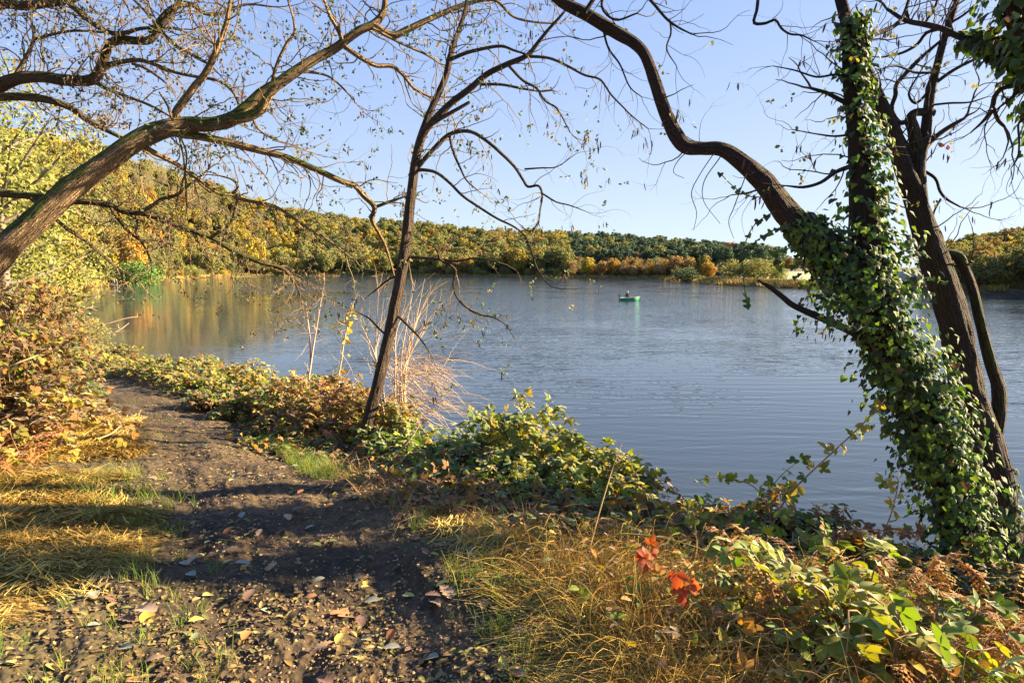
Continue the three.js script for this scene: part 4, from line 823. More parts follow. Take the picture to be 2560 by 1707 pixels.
bramble('yellow-leaved bramble climbing the pale dead shrub', 960, 985, 6.6, { rad: 0.55, palette: [...AUTUMN, RUST[2]], parts: 30 });
bramble('low green bramble just below the slim trunk', 1000, 1075, 5.9, { rad: 0.5, palette: [...GREENS, AUTUMN[0], AUTUMN[1]], parts: 40 });
bramble('glossy green bramble with the lake directly behind it', 1090, 1080, 5.6, { rad: 0.5, palette: [...GREENS, AUTUMN[0], AUTUMN[1]], parts: 50 });
bramble('deep green bramble mound, brown stems showing at its foot', 1180, 1072, 5.2, { rad: 0.5, palette: [AUTUMN[0], AUTUMN[2], ...GREENS, AUTUMN[1]], parts: 60 });
bramble('tallest yellow-green bramble carrying the dry fern plume', 1285, 1022, 5.0, { rad: 0.45, palette: [AUTUMN[1], AUTUMN[2], ...GREENS, AUTUMN[1], AUTUMN[0]], parts: 60, canes: 30 });
bramble('bright bramble sloping towards the water beyond the straw', 1380, 1085, 4.8, { rad: 0.5, palette: [GREENS[1], GREENS[3], ...AUTUMN.slice(0, 3)], parts: 60 });
bramble('yellowing bramble at the water, tall stalk beside it', 1465, 1120, 4.7, { rad: 0.48, palette: [GREENS[1], GREENS[3], ...AUTUMN.slice(0, 3)], parts: 60 });
bramble('yellow bramble where the bank dips to the water', 1555, 1190, 4.6, { rad: 0.45, palette: AUTUMN, parts: 50 });
bramble('thin golden bramble at the lowest dip of the bank', 1640, 1265, 4.5, { rad: 0.4, palette: AUTUMN, parts: 40 });
bramble('dark bramble in the shade behind the flame-red leaves', 1760, 1285, 4.3, { rad: 0.5, palette: [...GREENS, AUTUMN[2], RUST[0]], parts: 40 });
bramble('shaded bramble with brown withered leaves near the ivied trunk', 1890, 1290, 4.2, { rad: 0.5, palette: [...GREENS, ...RUST.slice(0, 3)], parts: 40 });
bramble('withered brown bramble reaching the ivied trunk', 2010, 1290, 4.1, { rad: 0.5, palette: [...RUST, GREENS[0]], parts: 40 });
bramble('shadowy bramble at the foot of the ivied trunk', 2140, 1330, 3.9, { rad: 0.45, palette: [...GREENS, RUST[1]], parts: 40 });
bramble('dark bramble between the two trunks', 2300, 1400, 4.2, { rad: 0.5, palette: [GREENS[2], GREENS[0], RUST[1]], parts: 30 });
bramble('low dark bramble right of the ivied trunk', 2470, 1420, 3.9, { rad: 0.45, palette: [GREENS[2], GREENS[0], RUST[3]], parts: 30 });
for (const [label, px, top, d, palette] of [
  ['low mixed bramble along the verge below the calm water', 560, 975, 8.7, [...GREENS, RUST[0], RUST[1]]],
  ['green verge bramble with a few copper leaves', 640, 1000, 7.9, [...GREENS, RUST[0], RUST[2]]],
  ['rusty verge bramble before the pinkish sapling', 715, 1035, 7.2, [...RUST, GREENS[0], GREENS[1]]],
  ['ochre verge bramble between sapling and slim trunk', 790, 1075, 6.6, [...RUST, AUTUMN[0], GREENS[2]]],
  ['dark leafy bramble at the path below the slim trunk', 845, 1125, 5.9, [RUST[1], RUST[3], GREENS[2], GREENS[0]]],
]) bramble(label, px, top, d, { rad: 0.5, palette, parts: 20, canes: 34 });
// the nearer slope below the crest
bramble('brown thicket of dead stems under the green mound', 1180, 1180, 4.6, { rad: 0.5, palette: RUST, dense: 1, parts: 20, canes: 34 });
bramble('dead brown stems beneath the yellow bramble', 1350, 1215, 4.2, { rad: 0.5, palette: [...RUST, GREENS[0]], dense: 1, parts: 20, canes: 34 });
bramble('shaded brown stems below the dip of the bank', 1520, 1285, 3.9, { rad: 0.5, palette: [...RUST, GREENS[2]], dense: 1, parts: 20, canes: 30 });
bramble('green trailing bramble in the shade above the straw', 1720, 1350, 3.6, { rad: 0.45, palette: [...GREENS, RUST[1]], dense: 1, parts: 40, leaf: 0.085 });
bramble('broad-leaved bramble in front of the withered one', 2010, 1400, 3.2, { rad: 0.42, palette: GREENS, dense: 1, parts: 60, leaf: 0.1 });
bramble('sunlit lime-green bramble among the bracken', 2080, 1400, 2.4, { rad: 0.4, palette: [GREENS[1], GREENS[3], AUTUMN[0]], dense: 1, parts: 90, leaf: 0.088, canes: 15 });
bramble('yellow-green bramble sprays over the fallen branch', 2180, 1490, 2.05, { rad: 0.32, palette: [GREENS[1], GREENS[3], AUTUMN[1]], dense: 1, parts: 70, leaf: 0.085, canes: 12 });
bramble('bramble with yellow leaf edges beside the straw', 1900, 1480, 2.35, { rad: 0.36, palette: [GREENS[0], GREENS[3], AUTUMN[1]], dense: 1, parts: 70, leaf: 0.085, canes: 12 });
bramble('small bramble at the corner below the fern', 2420, 1540, 2.15, { rad: 0.34, palette: [GREENS[1], GREENS[0]], dense: 1, parts: 40, leaf: 0.09, canes: 9 });
for (const [label, px, top, d, palette] of [
  ['green bramble with rusty undersides below the slim trunk', 1040, 1150, 4.9, [...GREENS, RUST[0]]],
  ['dark green bramble in the hollow before the mound', 1150, 1135, 4.6, [...GREENS, RUST[1]]],
  ['yellow-flecked green bramble under the dry fern plume', 1260, 1125, 4.5, [...GREENS, AUTUMN[1]]],
  ['sunlit lime bramble on the shoulder of the bank', 1370, 1165, 4.3, [GREENS[1], GREENS[3], AUTUMN[0], AUTUMN[1]]],
  ['yellow and brown bramble on the slope to the dip', 1480, 1215, 4.1, [...AUTUMN, GREENS[1], RUST[0]]],
  ['low golden-brown bramble in front of the dip', 1590, 1290, 3.9, [...AUTUMN, RUST[0], RUST[1]]],
  ['dead rust-coloured bramble between path edge and green mound', 1010, 1215, 4.35, [...RUST, GREENS[2]]],
  ['brown leafy bramble just behind the orange cane', 1130, 1235, 4.0, [...RUST, GREENS[0]]],
  ['brown and green bramble above the orange cane', 1270, 1245, 3.9, [...RUST, GREENS[0], GREENS[1]]],
  ['brown withered bramble beside the tall dry stalk', 1410, 1275, 3.75, [...RUST, AUTUMN[0]]],
]) bramble(label, px, top, d, { rad: 0.42, palette, parts: 40, canes: 30, dense: 2 });
// the thicket on the hill side
bramble('tall russet thicket under the leaning trunk', -10, 690, 6.6, { rad: 0.75, palette: [...RUST, RUST[3], RUST[1], RUST[3], ...AUTUMN.slice(0, 2)], canes: 84, parts: 40, leaf: 0.055, dense: 2 });
bramble('thicket with yellow leaves at the edge of the view', -60, 800, 5.2, { rad: 0.65, palette: [...RUST, RUST[3], RUST[1], RUST[3], AUTUMN[0], AUTUMN[1], GREENS[3]], canes: 70, parts: 60, leaf: 0.06, dense: 2 });
bramble('brown thicket overhanging the bend of the path', 45, 730, 8.4, { rad: 0.75, palette: [...RUST, RUST[3], RUST[1], RUST[3], AUTUMN[0]], canes: 84, leaf: 0.055, parts: 20, dense: 2 });
bramble('dark green and brown bramble beside the bend of the path', 85, 860, 8.2, { rad: 0.6, palette: [...RUST, ...GREENS], canes: 36, parts: 20 });
bramble('low leafy bramble on the hill side of the path', 175, 965, 8.2, { rad: 0.45, palette: [...GREENS, RUST[0]], canes: 22, parts: 20 });
bramble('orange-brown bramble low at the edge of the view', 10, 960, 4.8, { rad: 0.7, palette: [...RUST, AUTUMN[1]], canes: 34, parts: 40 });
bramble('shadowed bramble below the brown thicket', 60, 985, 6.4, { rad: 0.55, palette: [...RUST, GREENS[2], GREENS[0]], canes: 30, parts: 20 });
bramble('yellow-green broom bush beside the bay', 180, 805, 15, { rad: 0.7, palette: [[0.22, 0.22, 0.04], [0.3, 0.25, 0.04], [0.16, 0.19, 0.04]], canes: 60, leaf: 0.06, cane: CANE_GREEN });
bramble('orange and yellow low bush between broom and water', 250, 870, 14.5, { rad: 0.9, palette: AUTUMN, canes: 34 });

// single long canes that stand out
function cane(label, list, o) {
  const R = makeRandom(Math.round(list[0][0] * 3 + list[0][1])), p = list.map(([u, v, w, d]) => fromCrop(o.crop, u, v, d)), r = list.map(([u, v, w, d]) => sizeAt(w / CROPS[o.crop][2], d) / 2), base = p[0].clone();
  const root = thing(o.name ?? 'bramble_cane', label, o.category ?? 'bramble', base), [cp, cr] = curveThrough(p, r, 0.03), wood = new Wood().tube(cp, cr, o.sides ?? 6, { color: o.tone ?? CANE, rough: o.rough ?? 0, cap: !!o.rough });
  part(root, o.part ?? 'stem', wood.geometry(base, o.rough ? o.sides ?? 6 : 0), o.rough ? barkMaterial : twigMaterial);
  if (!o.palette) return root;
  const items = []; let gap = 0;
  for (let k = 1; k < cp.length; k++) { gap += cp[k].distanceTo(cp[k - 1]); if (gap < o.every || k / cp.length < (o.from ?? 0.2)) continue; gap = 0; const out = R.unit(); out.y -= 0.2; const face = R.unit(); face.z += 0.9; face.y += 0.6; items.push({ m: leafMatrix(cp[k].clone().sub(base), out, face, o.size * R.range(0.7, 1.25)), c: Math.floor(R() * o.palette.length) }); }
  addLeaves(root, items, brambleLeaf, o.palette, { parts: 300, gloss: 0.04, through: 0.48 });
  return root;
}
cane('long bramble cane rising diagonally to the ivied trunk', [[440, 960, 9, 3.9], [500, 820, 9, 3.9], [570, 725, 8, 3.9], [700, 600, 7, 3.95], [850, 460, 6, 4.0], [960, 340, 5, 4.1]], { crop: 'F', palette: [[0.13, 0.18, 0.02], [0.07, 0.12, 0.02], [0.3, 0.24, 0.02]], every: 0.032, size: 0.085 });
cane('thin bramble cane arching low over the water', [[220, 920, 7, 3.9], [300, 860, 6, 3.9], [420, 770, 5, 3.9], [520, 660, 4, 3.95], [600, 600, 3, 4]], { crop: 'F', palette: GREENS, every: 0.04, size: 0.065 });
cane('bramble cane hooking down at the dip of the bank', [[470, 900, 6, 3.9], [440, 780, 5, 3.9], [380, 715, 5, 3.9], [300, 690, 4, 3.9], [200, 682, 4, 3.85], [130, 700, 3, 3.8]], { crop: 'F', palette: [GREENS[1], GREENS[3]], every: 0.045, size: 0.06 });
cane('bramble spray leaning from the ivied trunk', [[900, 1030, 6, 3.7], [960, 900, 6, 3.7], [1000, 780, 5, 3.7], [1010, 680, 4, 3.75], [930, 700, 3, 3.7]], { crop: 'F', palette: [GREENS[0], AUTUMN[1], AUTUMN[2]], every: 0.04, size: 0.075 });
cane('cane of withered brown leaves stretched towards the ivied trunk', [[560, 960, 6, 3.5], [700, 935, 6, 3.5], [850, 905, 6, 3.55], [980, 915, 5, 3.6], [1120, 925, 4, 3.7]], { crop: 'F', palette: [[0.2, 0.09, 0.03], [0.26, 0.13, 0.03], [0.12, 0.06, 0.025]], every: 0.022, size: 0.06 });
cane('flame-red bramble spray glowing above the straw', [[735, 1080, 12, 2.25], [780, 900, 11, 2.25], [840, 730, 10, 2.25], [860, 600, 9, 2.2], [820, 540, 7, 2.2], [790, 490, 6, 2.2], [700, 440, 5, 2.2]], { crop: 'H', palette: FLAME, every: 0.014, from: 0.35, size: 0.065 });
cane('smaller red bramble spray beside the flame-red one', [[180, 540, 9, 2.6], [350, 495, 8, 2.6], [420, 420, 7, 2.6], [470, 330, 6, 2.55], [490, 260, 4, 2.55]], { crop: 'H', palette: FLAME.slice(0, 2), every: 0.025, from: 0.4, size: 0.055, tone: STRAWTONE });
cane('bare orange cane arching over the straw', [[640, 930, 8, 3.5], [690, 880, 8, 3.5], [760, 858, 8, 3.5], [850, 855, 8, 3.5], [950, 880, 8, 3.45], [1095, 925, 7, 3.4], [1180, 980, 5, 3.35]], { crop: 'G', tone: caneTone([0.5, 0.2, 0.04], [0.6, 0.28, 0.06]) });
cane('tall thin dry stalk standing before the water', [[1150, 1290, 9, 2.9], [1215, 1080, 8, 2.95], [1260, 900, 7, 3.0], [1310, 720, 6, 3.05], [1360, 560, 4, 3.1], [1398, 460, 3, 3.1]], { crop: 'G', tone: STRAWTONE, name: 'dry_stalk', category: 'stalk' });
cane('yellow stalk leaning across the green bramble', [[240, 670, 8, 4.9], [300, 570, 8, 4.9], [410, 450, 7, 4.95], [460, 375, 4, 5]], { crop: 'G', tone: STRAWTONE, name: 'dry_stalk', category: 'stalk' });
cane('green bramble runner crossing the shade behind the red leaves', [[0, 180, 14, 2.9], [200, 135, 14, 2.9], [420, 145, 13, 2.9], [700, 195, 12, 2.85], [1000, 290, 11, 2.8], [1250, 430, 10, 2.75], [1480, 600, 8, 2.7]], { crop: 'H', tone: CANE_GREEN });
cane('leafy bramble runner hanging beside the fallen branch', [[690, 1290, 10, 2.3], [800, 1270, 10, 2.25], [900, 1350, 10, 2.2], [970, 1430, 9, 2.15], [1080, 1560, 9, 2.1]], { crop: 'F', palette: [[0.2, 0.27, 0.02], [0.14, 0.22, 0.02], [0.32, 0.3, 0.02]], every: 0.03, from: 0.05, size: 0.1 });
cane('long straw-coloured stem poking out of the hill-side thicket', [[-60, 1000, 14, 4.6], [0, 970, 14, 4.6], [150, 910, 13, 4.6], [320, 845, 9, 4.7]], { crop: 'D', tone: STRAWTONE, name: 'dry_stalk', category: 'stalk' });
cane('dry stem lying across the hill-side verge', [[830, 1560, 12, 4.4], [950, 1510, 11, 4.5], [1020, 1450, 9, 4.6], [1060, 1420, 6, 4.6]], { crop: 'D', tone: STRAWTONE, name: 'dry_stalk', category: 'stalk' });

// fallen wood
cane('fallen branch with pale peeling bark among the bracken', [[1260, 1310, 30, 2.5], [1200, 1340, 38, 2.45], [1100, 1392, 40, 2.35], [980, 1432, 40, 2.25], [880, 1502, 42, 2.15], [800, 1568, 42, 2.05], [720, 1660, 42, 1.95]], { crop: 'F', tone: barkColor([0.36, 0.25, 0.14], [0.2, 0.2, 0.06], new V3(0, 1, 0), -0.35), rough: 0.12, sides: 12, name: 'fallen_branch', category: 'branch', part: 'wood' });
cane('dark forked stick propped in the straw', [[270, 1500, 24, 2.15], [450, 1310, 24, 2.25], [600, 1190, 22, 2.3], [765, 1092, 16, 2.35], [900, 1190, 12, 2.3], [1100, 1245, 10, 2.25], [1250, 1310, 7, 2.2]], { crop: 'H', tone: caneTone([0.05, 0.035, 0.025], [0.09, 0.06, 0.04]), name: 'fallen_stick', category: 'stick' });
cane('thin dark stick slanting through the straw', [[0, 1020, 9, 2.5], [180, 970, 9, 2.5], [350, 1140, 9, 2.4], [520, 1280, 9, 2.3], [700, 1440, 9, 2.2], [800, 1560, 8, 2.15]], { crop: 'H', tone: caneTone([0.08, 0.05, 0.03], [0.13, 0.09, 0.05]), name: 'fallen_stick', category: 'stick' });
{ // dead treetop lying in the edge of the bay
  const W = makeRandom(88), spec = [[[180, 900, 26], [300, 700, 26], [430, 560, 24], [560, 500, 22], [610, 515, 20], [700, 550, 20], [762, 602, 18], [800, 660, 14], [950, 656, 13], [1100, 640, 7]], [[762, 602, 13], [900, 580, 12], [1000, 550, 10], [1100, 525, 8], [1172, 518, 4]], [[700, 550, 9], [706, 510, 7]], [[740, 590, 9], [720, 640, 6]], [[790, 680, 14], [830, 730, 8], [860, 765, 5]], [[985, 645, 9], [1060, 600, 6], [1095, 570, 4]], [[1010, 620, 6], [1000, 580, 4]], [[690, 460, 12], [760, 438, 9], [830, 432, 4]], [[760, 438, 6], [828, 466, 3]], [[1165, 520, 5], [1165, 478, 3]], [[870, 690, 6], [880, 730, 5], [910, 750, 3]]];
  const base = fromCrop('D', 560, 500, 17.5), root = thing('dead_treetop', 'bleached dead branches stretched over the calm bay', 'branch', base);
  for (const s of spec) { const p = s.map(([u, v], k) => fromCrop('D', u, v, 17.5 + Math.max(0, k - (s.length > 9 ? 3 : 0)) * 0.15)), r = s.map(q => sizeAt(q[2] / 3.41, 17.5) / 2), [cp, cr] = curveThrough(p, r, 0.2); part(root, 'branch', new Wood().tube(cp, cr, 7, { color: twigTone([0.14, 0.09, 0.06], [0.45, 0.33, 0.2]), rough: 0.12 }).geometry(base), twigMaterial); }
  const ivy = thing('ivy_clump', 'small dark ivy clump at the root of the dead branches', 'ivy', fromCrop('D', 560, 505, 17.5)), items = [];
  for (let k = 0; k < 420; k++) { const u = W.unit(), p = new V3(u.x * 0.72, u.y * 0.16 + u.x * 0.02, u.z * 0.4).multiplyScalar(Math.cbrt(W())); items.push({ m: leafMatrix(p, W.unit(), W.unit().add(new V3(0.3, 0.8, 0.5)), 0.085), c: Math.floor(W() * 4) }); }
  addLeaves(ivy, items, ivySmall, IVY, { gloss: 0.3 });
}

// ---------------------------------------------------------------- saplings and the pale dead shrub before the water
function sapling(label, lists, o) {
  const R = makeRandom(o.seed), P = l => l.map(([u, v]) => fromCrop('E', u, v, o.d)), base = P(lists[0])[0]; base.y = ground(base.x, o.d);
  const root = thing(o.name ?? 'sapling', label, o.category ?? 'sapling', base), wood = new Wood(), spots = [];
  lists.forEach((l, n) => { const p = P(l), r = l.map(q => sizeAt(q[2] / 3.015, o.d) / 2); if (!n) p[0].y = base.y - 0.05; const [cp, cr] = curveThrough(p, r, 0.06); part(root, 'stem', new Wood().tube(cp, cr, 7, { color: o.tone, rough: 0.05 }).geometry(base), twigMaterial);
    for (let c = 0; c < cp.length * o.twigs; c++) { const k = Math.floor(lerp(0.25, 1, R()) * (cp.length - 1)), dir = R.unit(); dir.y += 0.5; dir.z *= 0.6; dir.normalize(); const q = cp[k].clone(), pts = [q.clone()], L = R.range(0.12, 0.4), t = dir.clone(); for (let j = 1; j <= 5; j++) { t.addScaledVector(R.unit(), 0.25).normalize(); q.addScaledVector(t, L / 5); pts.push(q.clone()); if (j > 2) spots.push(q.clone()); } wood.tube(pts, [0.004, 0.0036, 0.003, 0.0025, 0.002, 0.0014], 3, { color: o.tone }); } });
  part(root, 'twigs', wood.geometry(base), twigMaterial, true);
  const items = [];
  for (const s of spots) if (R() < o.leafy) items.push({ m: leafMatrix(s.sub(base), R.unit().add(new V3(0, -0.5, 0)), R.unit(), R.range(0.035, 0.06)), c: 0 });
  for (const [u, v, n] of o.bunches ?? []) for (let k = 0; k < n; k++) { const q = fromCrop('E', u + R.range(-22, 22), v + R.range(-40, 40), o.d).sub(base); items.push({ m: leafMatrix(q, R.unit().add(new V3(0, -0.8, 0)), R.unit().add(new V3(0.5, 0, 0.5)), R.range(0.06, 0.09)), c: 0 }); }
  if (items.length) addLeaves(root, items, ovalLeaf, [o.leaf], { through: 0.45, parts: o.parts ?? 0 });
}
sapling('pinkish twin-stemmed sapling before the lake, nearly bare', [[[388, 1000, 16], [396, 930, 15], [408, 840, 14], [428, 700, 12], [448, 580, 10], [470, 450, 8], [496, 310, 6], [520, 255, 3]], [[408, 840, 12], [408, 700, 12], [400, 580, 10], [384, 450, 8], [374, 340, 4]]], { seed: 1, d: 8.6, tone: twigTone([0.4, 0.26, 0.2], [0.55, 0.4, 0.3]), twigs: 0.45, leafy: 0.06, leaf: [0.4, 0.28, 0.1] });
sapling('slender sapling with a bunch of yellow leaves', [[[612, 990, 13], [625, 890, 12], [642, 790, 11], [660, 650, 10], [688, 530, 9], [716, 410, 7], [745, 320, 5], [775, 265, 3]], [[660, 650, 7], [650, 590, 6], [612, 540, 3]]], { seed: 2, d: 8.2, tone: twigTone([0.34, 0.27, 0.16], [0.5, 0.42, 0.28]), twigs: 0.5, leafy: 0.03, leaf: [0.62, 0.42, 0.02], bunches: [[712, 450, 16], [690, 520, 8], [615, 528, 6], [668, 600, 5], [705, 385, 3]], parts: 30 });
{
  const R = makeRandom(31), d = 6.8, base = groundUnder(1005, 1000, d), root = thing('pale_dead_shrub', 'bleached leafless shrub fanning out behind the slim trunk', 'shrub', base), wood = new Wood(), tone = twigTone([0.3, 0.19, 0.1], [0.6, 0.46, 0.32]);
  const stems = [[1130, 850, 1240, 420, 1390, 165], [1130, 850, 1190, 560, 1270, 170], [1090, 840, 1130, 540, 1200, 180], [1110, 860, 1270, 560, 1400, 350], [900, 800, 930, 560, 965, 300], [900, 800, 905, 600, 925, 200], [1060, 820, 1040, 600, 1020, 420], [1130, 840, 1300, 480, 1420, 330], [1050, 840, 1060, 560, 1180, 300], [920, 830, 830, 600, 770, 480], [1120, 860, 1200, 520, 1330, 210]];
  for (const s of stems) { const dd = d + R.range(-0.2, 0.5), p = [new V3(base.x + R.range(-0.15, 0.15), base.y - 0.05, base.z), fromCrop('E', s[0], s[1], dd), fromCrop('E', s[2], s[3], dd), fromCrop('E', s[4], s[5], dd)], [cp, cr] = curveThrough(p, [0.011, 0.009, 0.006, 0.002], 0.08);
    part(root, 'stem', new Wood().tube(cp, cr, 5, { color: tone }).geometry(base), twigMaterial);
    for (let c = 0; c < 16; c++) { const k = Math.floor(lerp(0.35, 1, R()) * (cp.length - 1)), q = cp[k].clone(), t = new V3().subVectors(cp[Math.min(cp.length - 1, k + 1)], cp[Math.max(0, k - 1)]).normalize().addScaledVector(R.unit(), 0.7).normalize(), pts = [q.clone()], L = R.range(0.12, 0.45); for (let j = 1; j <= 4; j++) { t.addScaledVector(R.unit(), 0.16).normalize(); q.addScaledVector(t, L / 4); pts.push(q.clone()); } wood.tube(pts, [0.0035, 0.003, 0.0025, 0.002, 0.0013], 3, { color: tone }); } }
  // the tangle that hangs to the lake side
  for (let c = 0; c < 210; c++) { const a = R.range(-0.8, 0.5) + (c % 5 ? 0 : R.range(0, 1)), L = R.range(0.2, 0.55) * (c % 9 ? 1 : 1.9), s = fromCrop('E', R.range(960, 1420), R.range(740, 1200), d + R.range(-0.35, 0.4)), t = new V3(Math.cos(a), Math.sin(a) * 0.8, R.range(-0.5, 0.5)).normalize(), q = s.clone(), pts = [s]; for (let j = 1; j <= 6; j++) { t.addScaledVector(R.unit(), 0.24); t.y -= 0.05; t.normalize(); q.addScaledVector(t, L / 6); pts.push(q.clone()); } wood.tube(pts, [0.0045, 0.004, 0.0035, 0.003, 0.0025, 0.002, 0.0012], 3, { color: tone }); }
  part(root, 'twigs', wood.geometry(base), twigMaterial, true);
}

// ---------------------------------------------------------------- bracken, gone brown
function frondShape(seed) {
  const R = makeRandom(seed), p = [], L = 1, rachis = t => new V3(0, 0.62 * Math.sin(t * 1.9), t * L * 0.95 - 0.1 * t * t).setY(0.62 * Math.sin(t * 2.0));
  const tri = (a, b, c) => p.push(a.x, a.y, a.z, b.x, b.y, b.z, c.x, c.y, c.z);
  for (let k = 0; k < 14; k++) { const a = rachis(k / 14), b = rachis((k + 1) / 14), w = new V3(0.006, 0, 0); tri(a.clone().sub(w), a.clone().add(w), b); }
  for (let k = 2; k < 20; k++) for (const side of [-1, 1]) {
    const t = k / 20, s = rachis(t), len = 0.34 * Math.pow(1 - t, 0.8) * R.range(0.75, 1.1) + 0.02, dir = new V3(side, R.range(-0.75, -0.1), R.range(0.1, 0.5)).normalize();
    const n = Math.max(3, Math.round(len / 0.034)); let q = s.clone();
    for (let j = 0; j < n; j++) { dir.addScaledVector(R.unit(), 0.22); dir.y -= 0.05; dir.normalize(); const e = q.clone().addScaledVector(dir, len / n), w = 0.022 * (1 - j / n) + 0.008; tri(q, e, q.clone().add(new V3(0.2 * side, R.range(-0.6, 0.2), 0.9).normalize().multiplyScalar(w))); tri(q, e, q.clone().add(new V3(0.2 * side, R.range(-0.6, 0.2), -0.9).normalize().multiplyScalar(w))); q = e; }
  }
  const g = new THREE.BufferGeometry(); g.setAttribute('position', new THREE.Float32BufferAttribute(p, 3)); g.computeVertexNormals(); return g;
}
const fronds = [1, 2, 3, 4].map(frondShape);
const BRACKEN = [[0.371, 0.165, 0.00635], [0.287, 0.112, 0.00484], [0.436, 0.236, 0.0226], [0.202, 0.0818, 0.0078]];
function bracken(label, px, py, d, n, size, tones = BRACKEN) {
  const R = makeRandom(px * 5 + py), base = groundUnder(px, py, d), root = thing('bracken_clump', label, 'fern', base);
  for (let k = 0; k < n; k++) { const m = part(root, 'frond', R.pick(fronds), leafMaterial(R.pick(tones), 0, 0.35)); m.rotation.set(R.range(-0.35, 0.25), R() * 6.283, R.range(-0.3, 0.3), 'YXZ'); const s = size * R.range(0.65, 1.15); m.scale.set(s, s, s); m.position.set(R.range(-0.12, 0.12), -0.03, R.range(-0.12, 0.12)); }
}
bracken('bright orange bracken leaning over the sunlit brambles', 2260, 1560, 2.25, 12, 0.5);
bracken('glowing rust bracken between the lime brambles', 2130, 1580, 2.2, 12, 0.45);
bracken('curled dry bracken at the end of the straw', 1990, 1620, 2.15, 10, 0.42);
bracken('tall arching brown bracken at the corner, ribs catching the sun', 2450, 1600, 2.45, 14, 0.62);
bracken('copper bracken clump beside the arching one', 2330, 1600, 2.5, 10, 0.5);
bracken('rust bracken behind the fallen branch', 2180, 1580, 2.6, 12, 0.46);
bracken('rust-red bracken below the lime-green bramble', 2030, 1600, 2.4, 12, 0.44);
bracken('orange bracken tips rising from the shade', 1985, 1500, 2.85, 9, 0.5);
bracken('withered bracken beside the flame-red spray', 1840, 1530, 2.65, 10, 0.4);
bracken('dark bracken low at the bottom edge', 1930, 1690, 2.15, 10, 0.36);
bracken('bracken crumpled under the fallen branch', 2300, 1690, 2.1, 12, 0.36);
bracken('bracken at the very corner of the view', 2540, 1660, 2.3, 10, 0.45);
bracken('dry bracken against the slim trunk', 870, 1110, 6.2, 10, 0.6, [[0.42, 0.2, 0.06], [0.34, 0.15, 0.05]]);
bracken('pale bracken beside the path under the saplings', 780, 1100, 6.9, 10, 0.55, [[0.42, 0.2, 0.06], [0.36, 0.17, 0.06]]);
bracken('dry fern plume standing above the tallest bramble', 1262, 1080, 4.9, 2, 0.55, [[0.48, 0.26, 0.13]]);
bracken('brown bracken at the edge beneath the thicket', 10, 1080, 4.4, 12, 0.55, [[0.45, 0.19, 0.05], [0.38, 0.15, 0.04]]);
bracken('orange bracken deeper under the thicket', 70, 1010, 5.4, 10, 0.55);
bracken('brown fern mound below the deep green bramble', 1150, 1190, 4.9, 10, 0.42, BRACKEN);
bracken('brown fern in the shade of the dip', 1600, 1340, 3.9, 10, 0.42, BRACKEN);
// ---------------------------------------------------------------- straw, grass, litter
function tuft(seed, n, spread, h0, h1, lean, width, seg = 4, droop = 0.5) {
  const R = makeRandom(seed), p = [];
  for (let k = 0; k < n; k++) {
    const a = R() * 6.283, rr = spread * Math.sqrt(R()), s = new V3(Math.cos(a) * rr, 0, Math.sin(a) * rr), b = R() * 6.283, L = R.range(h0, h1), t = new V3(Math.cos(b) * lean * R(), 1, Math.sin(b) * lean * R()).normalize(), w = new V3(Math.cos(b + 1.57), 0, Math.sin(b + 1.57)).multiplyScalar(width * R.range(0.6, 1.2)), bend = R.range(0.3, 1) * droop;
    let q = s.clone();
    for (let j = 0; j < seg; j++) { const e = q.clone().addScaledVector(t, L / seg), w0 = w.clone().multiplyScalar(1 - j / seg * 0.8), w1 = w.clone().multiplyScalar(1 - (j + 1) / seg * 0.8); const A = q.clone().sub(w0), B = q.clone().add(w0), C = e.clone().sub(w1), D = e.clone().add(w1); for (const v of [A, B, C, B, D, C]) p.push(v.x, v.y, v.z); q = e; t.x += Math.cos(b) * bend * (j + 1) / seg; t.z += Math.sin(b) * bend * (j + 1) / seg; t.y -= bend * 0.9 * (j + 1) / seg; t.normalize(); }
  }
  const g = new THREE.BufferGeometry(); g.setAttribute('position', new THREE.Float32BufferAttribute(p, 3)); g.computeVertexNormals(); return g;
}
function spread(name, label, category, geometries, spots, palette, o = {}) {
  const root = new THREE.Group(); root.name = name; describe(root, label, category); root.userData.kind = 'stuff'; scene.add(root);
  const R = makeRandom(spots.length + 3), m = new THREE.Matrix4(), q = new THREE.Quaternion(), e = new THREE.Euler(), c = new THREE.Color();
  geometries.forEach((g, v) => {
    const mine = spots.filter((s, i) => i % geometries.length === v); if (!mine.length) return;
    const mesh = new THREE.InstancedMesh(g, o.material ?? matteMaterial, mine.length); mesh.name = name + '_clumps'; mesh.userData.kind = 'stuff'; mesh.castShadow = mesh.receiveShadow = true; root.add(mesh);
    mine.forEach(([x, y, z, s, tiltX = 0, tiltZ = 0, turn], i) => { q.setFromEuler(e.set(tiltX, turn ?? R() * 6.283, tiltZ, 'YXZ')); m.compose(new V3(x, y, z), q, new V3(s, s, s)); mesh.setMatrixAt(i, m); const p = R.pick(palette), j = R.range(0.75, 1.25); mesh.setColorAt(i, c.setRGB(p[0] * j, p[1] * j * R.range(0.94, 1.06), p[2] * j)); });
  });
  return root;
}
